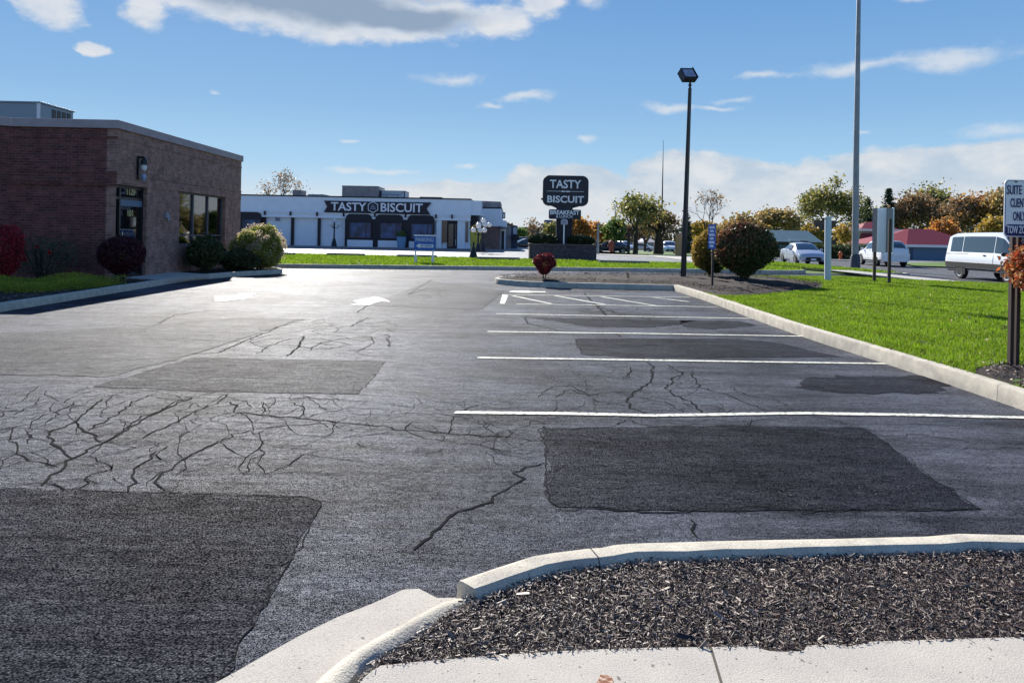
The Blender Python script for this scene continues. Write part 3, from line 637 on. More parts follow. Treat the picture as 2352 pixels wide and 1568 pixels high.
tag(chips('mulch', isl_in, 15000, .034, .15, chip_d, .03, hf=lambda P: .14*np.minimum(1, .5+.1*np.abs(P[:, 1]-23))), kind='stuff')
tag(chips('mulch', right_bed, 5000, .035, .2, chip_m, .03), kind='stuff')
lb = [p+Vector((-.2, .15)) for p in bl[:-1]]+[Vector((-9.2, 28)), Vector((-11, 29)), Vector((-12, 22)), Vector((-20, 20)), Vector((-20, 12))]
tag(chips('mulch', lb, 9000, .05, .125, chip_m, .03), kind='stuff')
def blades(name, poly, n, h, z, mt, hf=None, wf=None, w0=.006):
    P = pts_in(poly, n, wf); a = rng.uniform(0, math.pi*2, n); hh = h*rng.uniform(.5, 1.35, n)
    dist = np.hypot(P[:, 0], P[:, 1]); W = w0*np.maximum(1, dist/9)
    lean = rng.uniform(.1, .8, n)*hh; la = rng.uniform(0, math.pi*2, n)
    c = np.stack([P[:, 0], P[:, 1], np.full(n, z)+(hf(P) if hf else 0)], 1)
    s = np.stack([np.cos(a)*W, np.sin(a)*W, np.zeros(n)], 1); tip = c+np.stack([np.cos(la)*lean, np.sin(la)*lean, hh], 1)
    V = np.stack([c-s, c+s, tip], 1).reshape(-1, 3); return np_mesh(name, V, np.arange(n*3).reshape(-1, 3), mt)
blade_m = mat('grass_blade', (.1, .2, .02), .6, spec=.3, trans=.5, var=.38, vscale=1.5, vdet=8, island=[(.11, .21, .010), (.19, .34, .012), (.29, .44, .02), (.15, .27, .012), (.42, .48, .09)])
bedset = [isl_in, right_bed]
def notbed(P):
    k = np.ones(len(P))
    for b in bedset: k[inside(P, b)] = 0
    k *= np.clip(12/np.hypot(P[:, 0], P[:, 1]), .25, 1)
    u = P[:, 0]/np.maximum(P[:, 1], .1); k[u > .78] = 0
    return k
tag(blades('grass', lawn, 170000, .055, .154, blade_m, wf=notbed), kind='stuff')
def vis(P): 
    u = P[:, 0]/np.maximum(P[:, 1], .1); return (np.abs(u) < .75)*1.
tag(blades('grass', strip_poly, 60000, .08, .16, blade_m, wf=vis, w0=.007), kind='stuff')
tag(blades('grass', [(16.6, 38.2), (17.8, 35.9), (18.3, 35.9), (18.9, 36.2), (18.1, 43), (17.1, 50), (14.6, 50), (15, 44)], 9000, .08, .13, blade_m), kind='stuff')
fl = pts_in(lawn, 260, notbed); flv = np.stack([fl[:, 0], fl[:, 1], np.full(len(fl), .2)], 1)
# ------------------------------------------------------------------ foliage
def leaf_mesh(name, C, size, mt, parent, flat=0., aspect=.6):
    n = len(C); a = rng.normal(size=(n, 3)); a[:, 2] *= (1-flat); a /= np.linalg.norm(a, axis=1)[:, None]+1e-9
    b = rng.normal(size=(n, 3)); b -= a*np.sum(a*b, 1)[:, None]; b /= np.linalg.norm(b, axis=1)[:, None]+1e-9
    L = (size*rng.uniform(.6, 1.4, n))[:, None]/2; W = L*aspect
    V = np.stack([C-a*L, C+b*W*.9-a*L*.1, C+a*L, C-b*W-a*L*.1], 1).reshape(-1, 3)
    return np_mesh(name, V, np.arange(4*n).reshape(-1, 4), mt, parent)
def clump_shell(n, cx, r, z0, z1, lumps=26, lump=.28, inner=.55, bottom=.55, seed=0, gaps=0.):
    """points for a clipped or loose shrub: lumpy ellipsoid shell with some interior"""
    g = np.random.default_rng(seed); zc = (z0+z1)/2; rz = (z1-z0)/2
    d = g.normal(size=(lumps, 3)); d /= np.linalg.norm(d, axis=1)[:, None]
    am = g.uniform(.3, 1, lumps); P = g.normal(size=(int(n*1.6), 3)); P /= np.linalg.norm(P, axis=1)[:, None]
    k = 1+lump*((np.exp(-((1-P@d.T)*9))*am).max(1)-.5)
    rad = k*(inner+(1-inner)*g.random(len(P))**.35)
    if gaps: 
        q = (np.exp(-((1-P@g.normal(size=(3, 12))/1.5)**2)*4)).max(1); keep = g.random(len(P)) > gaps*q; P = P[keep]; rad = rad[keep]
    P = P[:n]; rad = rad[:n]*(1+np.where(g.random(len(P[:n])) < .10, g.uniform(0, .14, len(P[:n])), 0)); f = np.where(P[:, 2] < 0, 1+(bottom-1)*(-P[:, 2])**1.2, 1)
    return np.stack([cx[0]+P[:, 0]*rad*r*f, cx[1]+P[:, 1]*rad*r*f, zc+P[:, 2]*rad*rz], 1)
def leafmat(name, cols, trans=.3, rough=.55): return mat(name, cols[0], rough, spec=.35, trans=trans, island=cols)
bark = mat('bark', (.11, .085, .065), .9, bump=1, bscale=25, var=.5, vscale=12)
bark_d = mat('dark_bark', (.05, .04, .035), .9, bump=1, bscale=25, var=.4, vscale=12)
G_dark = leafmat('leaf_dark_green', [(.03, .055, .02), (.06, .10, .03), (.10, .11, .035), (.04, .07, .025), (.16, .11, .05)], .28)
G_red = leafmat('leaf_dark_red', [(0.13, 0.016, 0.026), (0.286, 0.026, 0.039), (0.065, 0.013, 0.019), (0.416, 0.078, 0.078), (0.052, 0.026, 0.026)], 0.35)
G_fire = leafmat('leaf_fire_red', [(0.36, 0.036, 0.018), (0.504, 0.12, 0.036), (0.216, 0.036, 0.024), (0.6, 0.24, 0.096), (0.42, 0.06, 0.048), (0.144, 0.12, 0.036)], 0.4)
G_fire = leafmat('leaf_fire', [(.40, .05, .03), (.55, .16, .05), (.22, .05, .03), (.6, .3, .12), (.45, .10, .05), (.20, .16, .05), (.65, .42, .2)], .4)
G_crim = leafmat('leaf_crimson', [(.45, .02, .04), (.6, .05, .07), (.25, .01, .03), (.35, .04, .05), (.06, .05, .03)], .35)
G_yel = leafmat('leaf_yellow', [(0.532, 0.336, 0.042), (0.42, 0.28, 0.056), (0.224, 0.196, 0.042), (0.63, 0.392, 0.084)], 0.4)
G_oak = leafmat('leaf_oak', [(0.095, 0.114, 0.038), (0.19, 0.209, 0.057), (0.456, 0.38, 0.095), (0.057, 0.085, 0.038), (0.304, 0.266, 0.076)], 0.45)
G_org = leafmat('leaf_orange', [(0.63, 0.255, 0.045), (0.48, 0.18, 0.045), (0.3, 0.15, 0.06), (0.7, 0.39, 0.075), (0.21, 0.135, 0.06)], 0.45)
G_gold = leafmat('leaf_gold', [(0.442, 0.323, 0.102), (0.578, 0.374, 0.102), (0.255, 0.238, 0.102), (0.34, 0.204, 0.102), (0.187, 0.204, 0.085)], 0.4)
G_brn = leafmat('leaf_brown', [(0.266, 0.171, 0.095), (0.171, 0.133, 0.076), (0.38, 0.209, 0.095), (0.133, 0.123, 0.076), (0.532, 0.266, 0.095)], 0.4)
G_con = leafmat('needle', [(0.019, 0.048, 0.029), (0.035, 0.072, 0.035), (0.056, 0.08, 0.048), (0.016, 0.035, 0.024)], 0.2)
G_grn = leafmat('leaf_green', [(0.07, 0.14, 0.028), (0.126, 0.21, 0.042), (0.182, 0.252, 0.056), (0.042, 0.098, 0.028), (0.252, 0.28, 0.084)], 0.4)
def shrub(name, label, loc, r, h, n, size, lm, z0=.12, stems=7, cat='shrub', seed=0, bottom=.5, inner=.5, lump=.3, aspect=.6, group=None, mixm=None, squash=(1, 1)):
    t = thing(name, label, cat, loc, 0, group)
    P = clump_shell(n, (0, 0), r, z0, h, seed=seed, bottom=bottom, inner=inner, lump=lump); P[:, 0] *= squash[0]; P[:, 1] *= squash[1]
    if mixm:
        k = rng.random(n)+(P[:, 2]-z0)/(h-z0)*mixm[1]-np.where(P[:, 2] > .0, 0, 0)+(-P[:, 0]/r)*mixm[2] > mixm[3]
        leaf_mesh('foliage', P[~k], size, lm, t, aspect=aspect); o = leaf_mesh('foliage', P[k], size, mixm[0], t, aspect=aspect); o['label'] = mixm[4]
    else: leaf_mesh('foliage', P, size, lm, t, aspect=aspect)
    m = MB()
    for i in range(stems):
        a = random.uniform(0, 6.28); b = a+random.gauss(0, .3); rr = r*random.uniform(.25, .65)
        m.tube([(math.cos(a)*r*.08, math.sin(a)*r*.08, -.03), (math.cos(b)*rr*.5, math.sin(b)*rr*.5, h*.3), (math.cos(b)*rr, math.sin(b)*rr, h*.7)], [r*.03, r*.022, r*.01], 5)
    m.build('stem', bark_d, t, True); return t
def tree(name, label, loc, h, cw, nleaf, lsize, lm, trunk_r=.18, fork=.35, depth=4, seed=1, cat='tree', group=None, crown_lo=.3, bare=0., up=.5, bm=None, clump=None, multi=0, spread=.6):
    """recursive limbs, then leaves gathered round the twigs"""
    rd_ = random.Random(seed); g = np.random.default_rng(seed); t = thing(name, label, cat, loc, rd_.uniform(0, 6), group); m = MB(); tips = []
    def grow(p, d, L, r, k):
        q = p+d*L*.5+Vector((rd_.gauss(0, .07), rd_.gauss(0, .07), 0))*L; e = q+(d+Vector((rd_.gauss(0, .12), rd_.gauss(0, .12), .05))).normalized()*L*.5
        m.tube([p, q, e], [r, r*.82, r*.62], 6 if k > 1 else 4, cap=False)
        tips.append((e, k)); 
        if k <= 1: tips.append((q, k))
        if k == 0: return
        for i in range(rd_.choice((2, 3, 3)) if k > 1 else 3):
            a = rd_.uniform(0, 6.28); sp = rd_.uniform(.45, .95)*spread/.6; o = d.orthogonal().normalized(); o = (Matrix.Rotation(a, 3, d) @ o)
            nd = (d*(1-sp*.4)+o*sp+Vector((0, 0, up*.35))).normalized(); grow(e, nd, L*rd_.uniform(.62, .85), r*.58, k-1)
    hz = h*fork
    if multi:
        for i in range(multi):
            a = 6.28*i/multi+rd_.uniform(-.4, .4); d = Vector((math.cos(a)*.35, math.sin(a)*.35, 1)).normalized(); grow(Vector((math.cos(a)*trunk_r, math.sin(a)*trunk_r, -.1)), d, h*.36, trunk_r*.6, depth)
    else:
        m.tube([(0, 0, -.2), (0, 0, .15), (rd_.gauss(0, .04)*h*.2, 0, hz*.5), (0, 0, hz)], [trunk_r*1.35, trunk_r, trunk_r*.9, trunk_r*.8], 9)
        nb_ = 4
        for i in range(nb_):
            a = 6.28*i/nb_+rd_.uniform(-.5, .5); tl_ = rd_.uniform(.35, .9)*spread/.6 if i else .08; d = Vector((math.cos(a)*tl_, math.sin(a)*tl_, 1)).normalized(); grow(Vector((0, 0, hz*(.8+.2*rd_.random()))), d, h*.24, trunk_r*.55, depth)
    P = np.array([list(a) for a, k in tips if k <= 2]); mz = P[:, 2].max(); mx = np.hypot(P[:, 0], P[:, 1]).max(); fz = h*.97/mz; fx = cw/2/mx
    m.v = [(x*(fx if z > hz*.8 else (1 if z < hz*.5 else 1+(fx-1)*(z-hz*.5)/(hz*.3))), y*(fx if z > hz*.8 else (1 if z < hz*.5 else 1+(fx-1)*(z-hz*.5)/(hz*.3))), z*fz) for x, y, z in m.v]
    m.build('trunk', bm or bark, t, True)
    P = P*np.array([fx, fx, fz]); P = P[P[:, 2] > crown_lo*h]
    if bare: P = P[g.random(len(P)) > bare]
    idx = g.integers(0, len(P), nleaf); cl = clump or h*.055
    C = P[idx]+g.normal(size=(nleaf, 3))*cl*np.array([1, 1, .75])
    leaf_mesh('crown', C, lsize, lm, t, aspect=.75); return t
def conifer(name, label, loc, h, r, n, lsize, lm, group=None, seed=0, cat='tree'):
    t = thing(name, label, cat, loc, 0, group); g = np.random.default_rng(seed)
    m = MB(); m.tube([(0, 0, -.2), (0, 0, h*.5), (0, 0, h)], [h*.022, h*.014, .01], 7)
    C = []; zs = np.linspace(.08, .98, 26)
    for z in zs:
        nb_ = 9
        for j in range(nb_):
            a = g.uniform(0, 6.28); L = r*(1-z)**.8*g.uniform(.6, 1.15)+.1
            m.tube([(0, 0, z*h), (math.cos(a)*L, math.sin(a)*L, z*h-L*.25)], [.03, .008], 4, cap=False)
            k = max(3, int(n/26/nb_*(1.6-z))); s_ = g.random(k)**.7; C.append(np.stack([np.cos(a)*L*s_, np.sin(a)*L*s_, z*h-L*.25*s_], 1)+g.normal(size=(k, 3))*(.06*r))
    m.build('trunk', bark_d, t, True); leaf_mesh('crown', np.concatenate(C), lsize, lm, t, flat=.4, aspect=.35); return t
def L3(p, z=0): return (p[0], p[1], z)
tag(leaf_mesh('fallen_leaves', flv, .06, mat('fallen_leaf', (.45, .3, .12), .7, island=[(.5, .32, .12), (.35, .15, .06), (.6, .5, .3)]), None, flat=.3), kind='stuff')
# the clipped bushes round the lots
b1 = shrub('round_shrub', 'largest round dark green bush with a reddish top on the mulch', (7.75, 24.6, .2), 1.02, 2.0, 30000, .085, G_dark, z0=.15, seed=3, stems=10, bottom=.62, inner=.45, lump=.2, mixm=(leafmat('leaf_reddening', [(.30, .10, .06), (.20, .10, .04), (.42, .2, .12), (.10, .09, .03)], .3), .9, .35, 1.22, 'reddening leaves on top'))
shrub('round_shrub', 'smaller rounded bush with yellowing leaves, behind the big round bush', (7.15, 26.6, .2), .68, 1.68, 15000, .075, G_dark, z0=.15, seed=5, bottom=.7, mixm=(G_yel, .5, .9, 1.0, 'yellow leaves on the sunny side'))
shrub('red_shrub', 'small dark red shrub with a narrow foot on the mulch island', (1.07, 23.9, .25), .38, .80, 5200, .055, G_red, z0=.1, seed=8, bottom=.35, stems=8)
shrub('red_shrub', 'tall burning bush with orange red leaves, beside the tow zone sign', (6.52, 8.45, .2), .64, 1.64, 17000, .06, G_fire, z0=.72, seed=11, bottom=.95, inner=.6, lump=.4)
fb_ = [o for o in sc.objects if o.get('label', '').startswith('tall burning bush')][0]; leaf_mesh('foliage', clump_shell(9000, (.42, .05), .5, .1, 1.2, seed=77, bottom=.6, lump=.4), .06, G_fire, fb_)
shrub('small_plant', 'tiny leafless twiggy plant on the mulch island', (3.85, 24.3, .26), .16, .28, 60, .03, G_brn, z0=.05, seed=12, stems=14)
# plants before the brick building
shrub('red_shrub', 'bright crimson shrub at the left corner of the brick building', (-12.75, 18.2, .12), .75, 1.55, 12000, .06, G_crim, seed=14, bottom=.8)
shrub('round_shrub', 'round clipped dark red shrub in front of the glass door', (-10.55, 20.0, .12), .60, 1.28, 14000, .05, leafmat('leaf_maroon_shaded', [(.05, .010, .018), (.10, .015, .025), (.03, .012, .014), (.14, .03, .04), (.02, .015, .015)], .2), seed=15, bottom=.75, inner=.6, lump=.12, z0=.22)  # leaf colours darkened to carry the shadow this shrub stands in
shrub('dark_shrub', 'dark leafy shrub under the office window', (-10.55, 25.4, .12), .82, 1.25, 11000, .09, G_dark, seed=16, bottom=.9, squash=(.75, 1))
shrub('low_shrub', 'low dark spreading shrub behind the hydrangea', (-9.9, 27.0, .12), .8, .75, 7000, .08, G_dark, seed=17, bottom=1.0, z0=.0)
hy = shrub('hydrangea_shrub', 'hydrangea bush with dried tan flower heads at the end of the brick wall', (-9.55, 28.0, .12), .92, 1.62, 11000, .11, leafmat('leaf_hydrangea', [(.34, .38, .06), (.42, .42, .09), (.2, .25, .06), (.5, .46, .15)], .45), z0=.05, seed=18, bottom=1.0, lump=.4)
fh = []
g_ = np.random.default_rng(5)
for c in clump_shell(120, (0, 0), 1.0, .15, 1.66, seed=19, bottom=.95, inner=.92):
    q = g_.normal(size=(50, 3)); q /= np.linalg.norm(q, axis=1)[:, None]; fh.append(c+q*.11)
leaf_mesh('flower_heads', np.concatenate(fh), .055, leafmat('dried_flower', [(.60, .48, .34), (.66, .52, .40), (.5, .46, .26), (.64, .44, .33)], .4), hy)
ro = shrub('rose_plant', 'straggly rose bush with a few red flowers against the shaded brick wall', (-12.6, 19.9, .12), .9, 1.25, 2600, .05, leafmat('leaf_rose', [(.03, .06, .03), (.06, .10, .05), (.10, .13, .08)], .2), seed=21, bottom=.8, inner=.2, stems=16)
for c in ((.15, -.5, .95), (-.2, -.55, 1.05), (-.1, -.6, .62), (.42, -.4, .8)): leaf_mesh('flower', np.array(c)+rng.normal(size=(40, 3))*.02, .075, leafmat('rose_red', [(.6, .02, .03), (.45, .01, .03)], .3), ro)
def cover(name, label, poly, n, h, lm, z=.12):
    P = pts_in(poly, n); d = rng.random(n); k = .5+.5*np.sin(P[:, 0]*3.1+1)*np.sin(P[:, 1]*2.3)
    C = np.stack([P[:, 0], P[:, 1], z+h*d*(.35+.65*k)], 1); o = leaf_mesh(name, C, .05, lm, None, aspect=.3); return o
cg = [(-10.0, 19.3), (-10.1, 17.6), (-10.5, 16.3), (-11.6, 16.1), (-12.3, 17.4), (-11.3, 19.0)]
o = cover('ground_cover', '', cg, 16000, .38, leafmat('leaf_groundcover_lit', [(.20, .30, .04), (.32, .42, .05), (.42, .40, .04), (.13, .20, .04), (.65, .58, .02)], .5)); tag(o, kind='stuff')  # leaf colours brightened, standing in for sunlight on this shaded bed
# ------------------------------------------------------------------ brick office building
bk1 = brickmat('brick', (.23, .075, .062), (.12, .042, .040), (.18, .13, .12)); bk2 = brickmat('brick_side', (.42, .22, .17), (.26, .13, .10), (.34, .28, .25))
coping = mat('coping', (.46, .37, .38), .8, bump=.3, bscale=40, var=.15, vscale=3); dark = mat('dark_frame', (.012, .013, .018), .4); inside_m = mat('dark_interior', (.02, .02, .025), .9)
gl = glass('window_glass', (.55, .6, .65), .2); roof_m = mat('roof_felt', (.12, .12, .12), .9)
off = thing('office_building', 'low brown brick office building with a glass door numbered 1120 and stone coping', 'building', (-11.2, 20.9, 0))
def brick_office():
    HB = 4.40; m = MB(); y1 = 9.6
    # side wall along +y with openings (local x=0 plane), door and window
    def op(u0, v0, u1, v1):
        a = atx(u0, v0, -11.2); b = atx(u1, v1, -11.2); return a[0]-20.9, b[0]-20.9
    X1 = lambda x, y: S(x/2.7516, 230+y/2.7516)
    d0 = atx(*X1(800, 645), -11.2); d1 = atx(*X1(1012, 650), -11.2); w0 = atx(*X1(1238, 682), -11.2); w1 = atx(*X1(1552, 712), -11.2)
    dy0, dy1, dz = d0[0]-20.9, d1[0]-20.9, (d0[1]+d1[1])/2; wy0, wy1, wz = w0[0]-20.9, w1[0]-20.9, (w0[1]+w1[1])/2
    sill = 1.0; t = .28
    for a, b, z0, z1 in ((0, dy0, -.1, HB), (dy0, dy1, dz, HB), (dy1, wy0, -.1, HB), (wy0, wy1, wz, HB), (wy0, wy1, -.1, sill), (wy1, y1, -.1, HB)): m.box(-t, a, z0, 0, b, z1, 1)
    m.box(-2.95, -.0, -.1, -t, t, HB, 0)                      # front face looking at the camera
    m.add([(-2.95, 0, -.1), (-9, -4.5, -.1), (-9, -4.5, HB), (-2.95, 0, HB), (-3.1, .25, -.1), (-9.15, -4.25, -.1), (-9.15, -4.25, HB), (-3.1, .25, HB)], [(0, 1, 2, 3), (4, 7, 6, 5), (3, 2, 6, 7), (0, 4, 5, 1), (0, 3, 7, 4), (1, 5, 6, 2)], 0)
    m.box(-14, y1-.28, -.1, -t, y1, HB, 1)
    # projecting soldier courses and corbels
    for z, zz, pr in ((2.78, 2.84, .03), (2.86, 3.12, .018), (3.14, 3.2, .035), (4.12, 4.18, .025)): m.box(-2.95, -pr, z, pr*.7, 0, zz, 0)
    for z, zz, pr in ((2.86, 3.12, .014), (3.14, 3.19, .025), (4.12, 4.18, .02)): m.box(0, 0, z, pr, y1, zz, 1)
    m.build('wall', [bk1, bk2], off)
    c = MB(); c.box(-2.98, -.06, HB, .06, .34, HB+.24); c.box(-.34, .34, HB, .06, y1+.05, HB+.24)
    c.add([(-2.98, -.06, HB), (-9, -4.58, HB), (-9, -4.58, HB+.24), (-2.98, -.06, HB+.24), (-3.15, .32, HB), (-9.2, -4.2, HB), (-9.2, -4.2, HB+.24), (-3.15, .32, HB+.24)], [(0, 1, 2, 3), (4, 7, 6, 5), (3, 2, 6, 7), (0, 4, 5, 1), (0, 3, 7, 4), (1, 5, 6, 2)])
    c.build('coping', coping, off, bevel=.008)
    r = MB(); r.add([(-.3, .3, HB-.1), (-.3, y1-.3, HB-.1), (-14, y1-.3, HB-.1), (-14, -4, HB-.1), (-9, -4.3, HB-.1), (-3, .2, HB-.1)], [tuple(range(6))]); r.build('roof', roof_m, off)
    i_ = MB(); ya, yb = .3, wy1+.4; i_.box(-2.3, ya, 0, -2.2, yb, 3.4); i_.box(-2.2, ya, 3.35, -.29, yb, 3.45); i_.box(-2.2, yb, 0, -.29, yb+.1, 3.4); i_.box(-2.2, ya-.01, 0, -.29, ya+.005, 3.4); i_.box(-2.2, ya, .02, -.29, yb, .1); i_.box(-2.2, dy1+.4, .1, -.5, dy1+.5, 3.3); i_.build('interior', inside_m, off)
    # door
    D = MB(); xx = -.16; fw = .07; s0 = dy0+(dy1-dy0)*.22
    for a, b in ((dy0, dy0+fw), (s0, s0+fw), (dy1-fw, dy1)): D.box(xx-.05, a, .15, xx+.05, b, dz)
    for z in (dz-.08, 2.42, .15): D.box(xx-.045, dy0+fw, z, xx+.045, s0, z+.08); D.box(xx-.045, s0+fw, z, xx+.045, dy1-fw, z+.08)
    dr = D.build('door', dark, off); g = MB(); g.box(xx-.01, dy0+fw, .23, xx, s0, 2.42); g.box(xx-.01, s0+fw, .23, xx, dy1-fw, 2.42); g.box(xx-.01, dy0+fw, 2.5, xx, s0, dz-.08); g.box(xx-.01, s0+fw, 2.5, xx, dy1-fw, dz-.08); g.build('pane', gl, dr)
    st = MB(); st.box(xx-.03, s0+fw, 2.24, xx+.05, dy1-fw, 2.42); st.build('rail', mat('blue_grey_metal', (.10, .17, .26), .5), dr)
    hb = MB(); hb.tube([(xx+.08, s0+.14, 1.0), (xx+.08, s0+.14, 1.5)], .012, 6); hb.build('handle', mat('chrome', (.6, .6, .62), .2, 1), dr)
    gold = mat('gold_numerals', (.55, .45, .2), .5)
    R = (math.pi/2, 0, math.pi/2)
    text_mb('1120', .26, dr, gold, loc=(xx+.012, (s0+dy1)/2, 2.66), rot=R, bold=.008); text_mb('101', .26, dr, gold, loc=(xx+.012, (s0+dy1)/2, 2.03), rot=R, bold=.008)
    # window
    Wn = MB()
    for k in range(4): y = wy0+(wy1-wy0-.07)*(0, .335, .66, 1)[k]; Wn.box(xx-.05, y, sill, xx+.05, y+.07, wz)
    for z in (sill, wz-.09): Wn.box(xx-.045, wy0+.07, z, xx+.045, wy1-.07, z+.09)
    Wn.box(xx-.04, wy0+.07, 1.35, xx+.04, wy1-.07, 1.39)
    wo = Wn.build('window', mat('window_frame', (.12, .11, .12), .5), off); g = MB(); g.box(xx-.01, wy0+.07, sill+.09, xx, wy1-.07, wz-.09); g.build('pane', gl, wo)
    bl_ = MB()
    for a, b in ((.20, .31), (.36, .45)): bl_.box(-.42, wy0+(wy1-wy0)*a, 1.1, -.40, wy0+(wy1-wy0)*b, wz-.35)
    bl_.build('blind', mat('blind', (.75, .75, .66), .8), wo)
    pb_ = MB(); pb_.box(-.8, wy0+(wy1-wy0)*.46, .9, -.78, wy0+(wy1-wy0)*.62, 2.15); pb_.build('poster', mat('poster', (.16, .24, .42), .7), wo)
    a = atx(*X1(945, 500), -11.2); ly = a[0]-20.9
    sc_ = MB(); sc_.box(0.027, ly-.07, 3.05, .08, ly+.07, 3.75); sc_.tube([(.06, ly, 3.7), (.2, ly, 3.72)], .03, 6); sc_.lathe([(.02, .22), (.09, .1), (.1, -.02), (.085, -.02)], (.2, ly, 3.5), 8); so_ = sc_.build('wall_lamp', dark, off)
    bb = MB(); bb.ball((.2, ly, 3.42), .085, 6, sz=1.5); bb.build('lamp_globe', mat('globe', (.85, .85, .85), .2), so_); bb = MB(); bb.lathe([(.03, 0), (.08, -.1), (.02, -.22)], (.2, ly, 3.22), 8); bb.build('lamp_base', mat('pale_blue', (.35, .45, .65), .4), so_)
    a = atx(*X1(1140, 815), -11.2); hy_ = a[0]-20.9; hb = MB(); hb.box(.002, hy_-.14, 1.95, .1, hy_+.02, 2.12); hb.box(.002, hy_+.05, 1.86, .06, hy_+.2, 2.05); hb.build('utility_box', mat('grey_box', (.3, .3, .34), .5), off)
brick_office()
def hvac(name, label, loc, sx, sy, sz, m1, m2, rz=0, group=None, louvres=True):
    t = thing(name, label, 'air conditioner', loc, rz, group); m = MB(); m.box(-sx/2, -sy/2, .08, sx/2, sy/2, sz); m.box(-sx/2-.04, -sy/2-.04, sz, sx/2+.04, sy/2+.04, sz+.05); m.build('casing', m1, t, bevel=.01)
    f = MB(); f.box(-sx/2, -sy/2, 0, sx/2, sy/2, .08)
    for x in (-sx/2+.03, sx/2-.03): f.box(x-.05, -sy/2-.015, .08, x+.05, -sy/2, sz)
    for x in (-.25, .2): f.box(sx*x-.02, -sy/2-.012, .12, sx*x+.02, -sy/2, sz*.5)
    f.box(-sx*.48, -sy/2-.012, sz*.5, sx*.35, -sy/2, sz*.5+.05); f.build('trim', m2, t)
    if louvres:
        l = MB(); n = 4
        for i in range(n): y = -sy/2+sy*(.35+.6*i/n); l.box(sx/2, y, .15, sx/2+.012, y+sy*.11, sz*.92)
        l.build('louvre', dark, t)
    return t
hvac('rooftop_unit', 'blue grey rooftop air unit with white trim above the brick office', (-15.9, 23.15, 4.3), 3.2, 1.7, 1.0, mat('unit_blue', (.20, .27, .33), .5, .3), mat('unit_trim', (.62, .68, .74), .5))
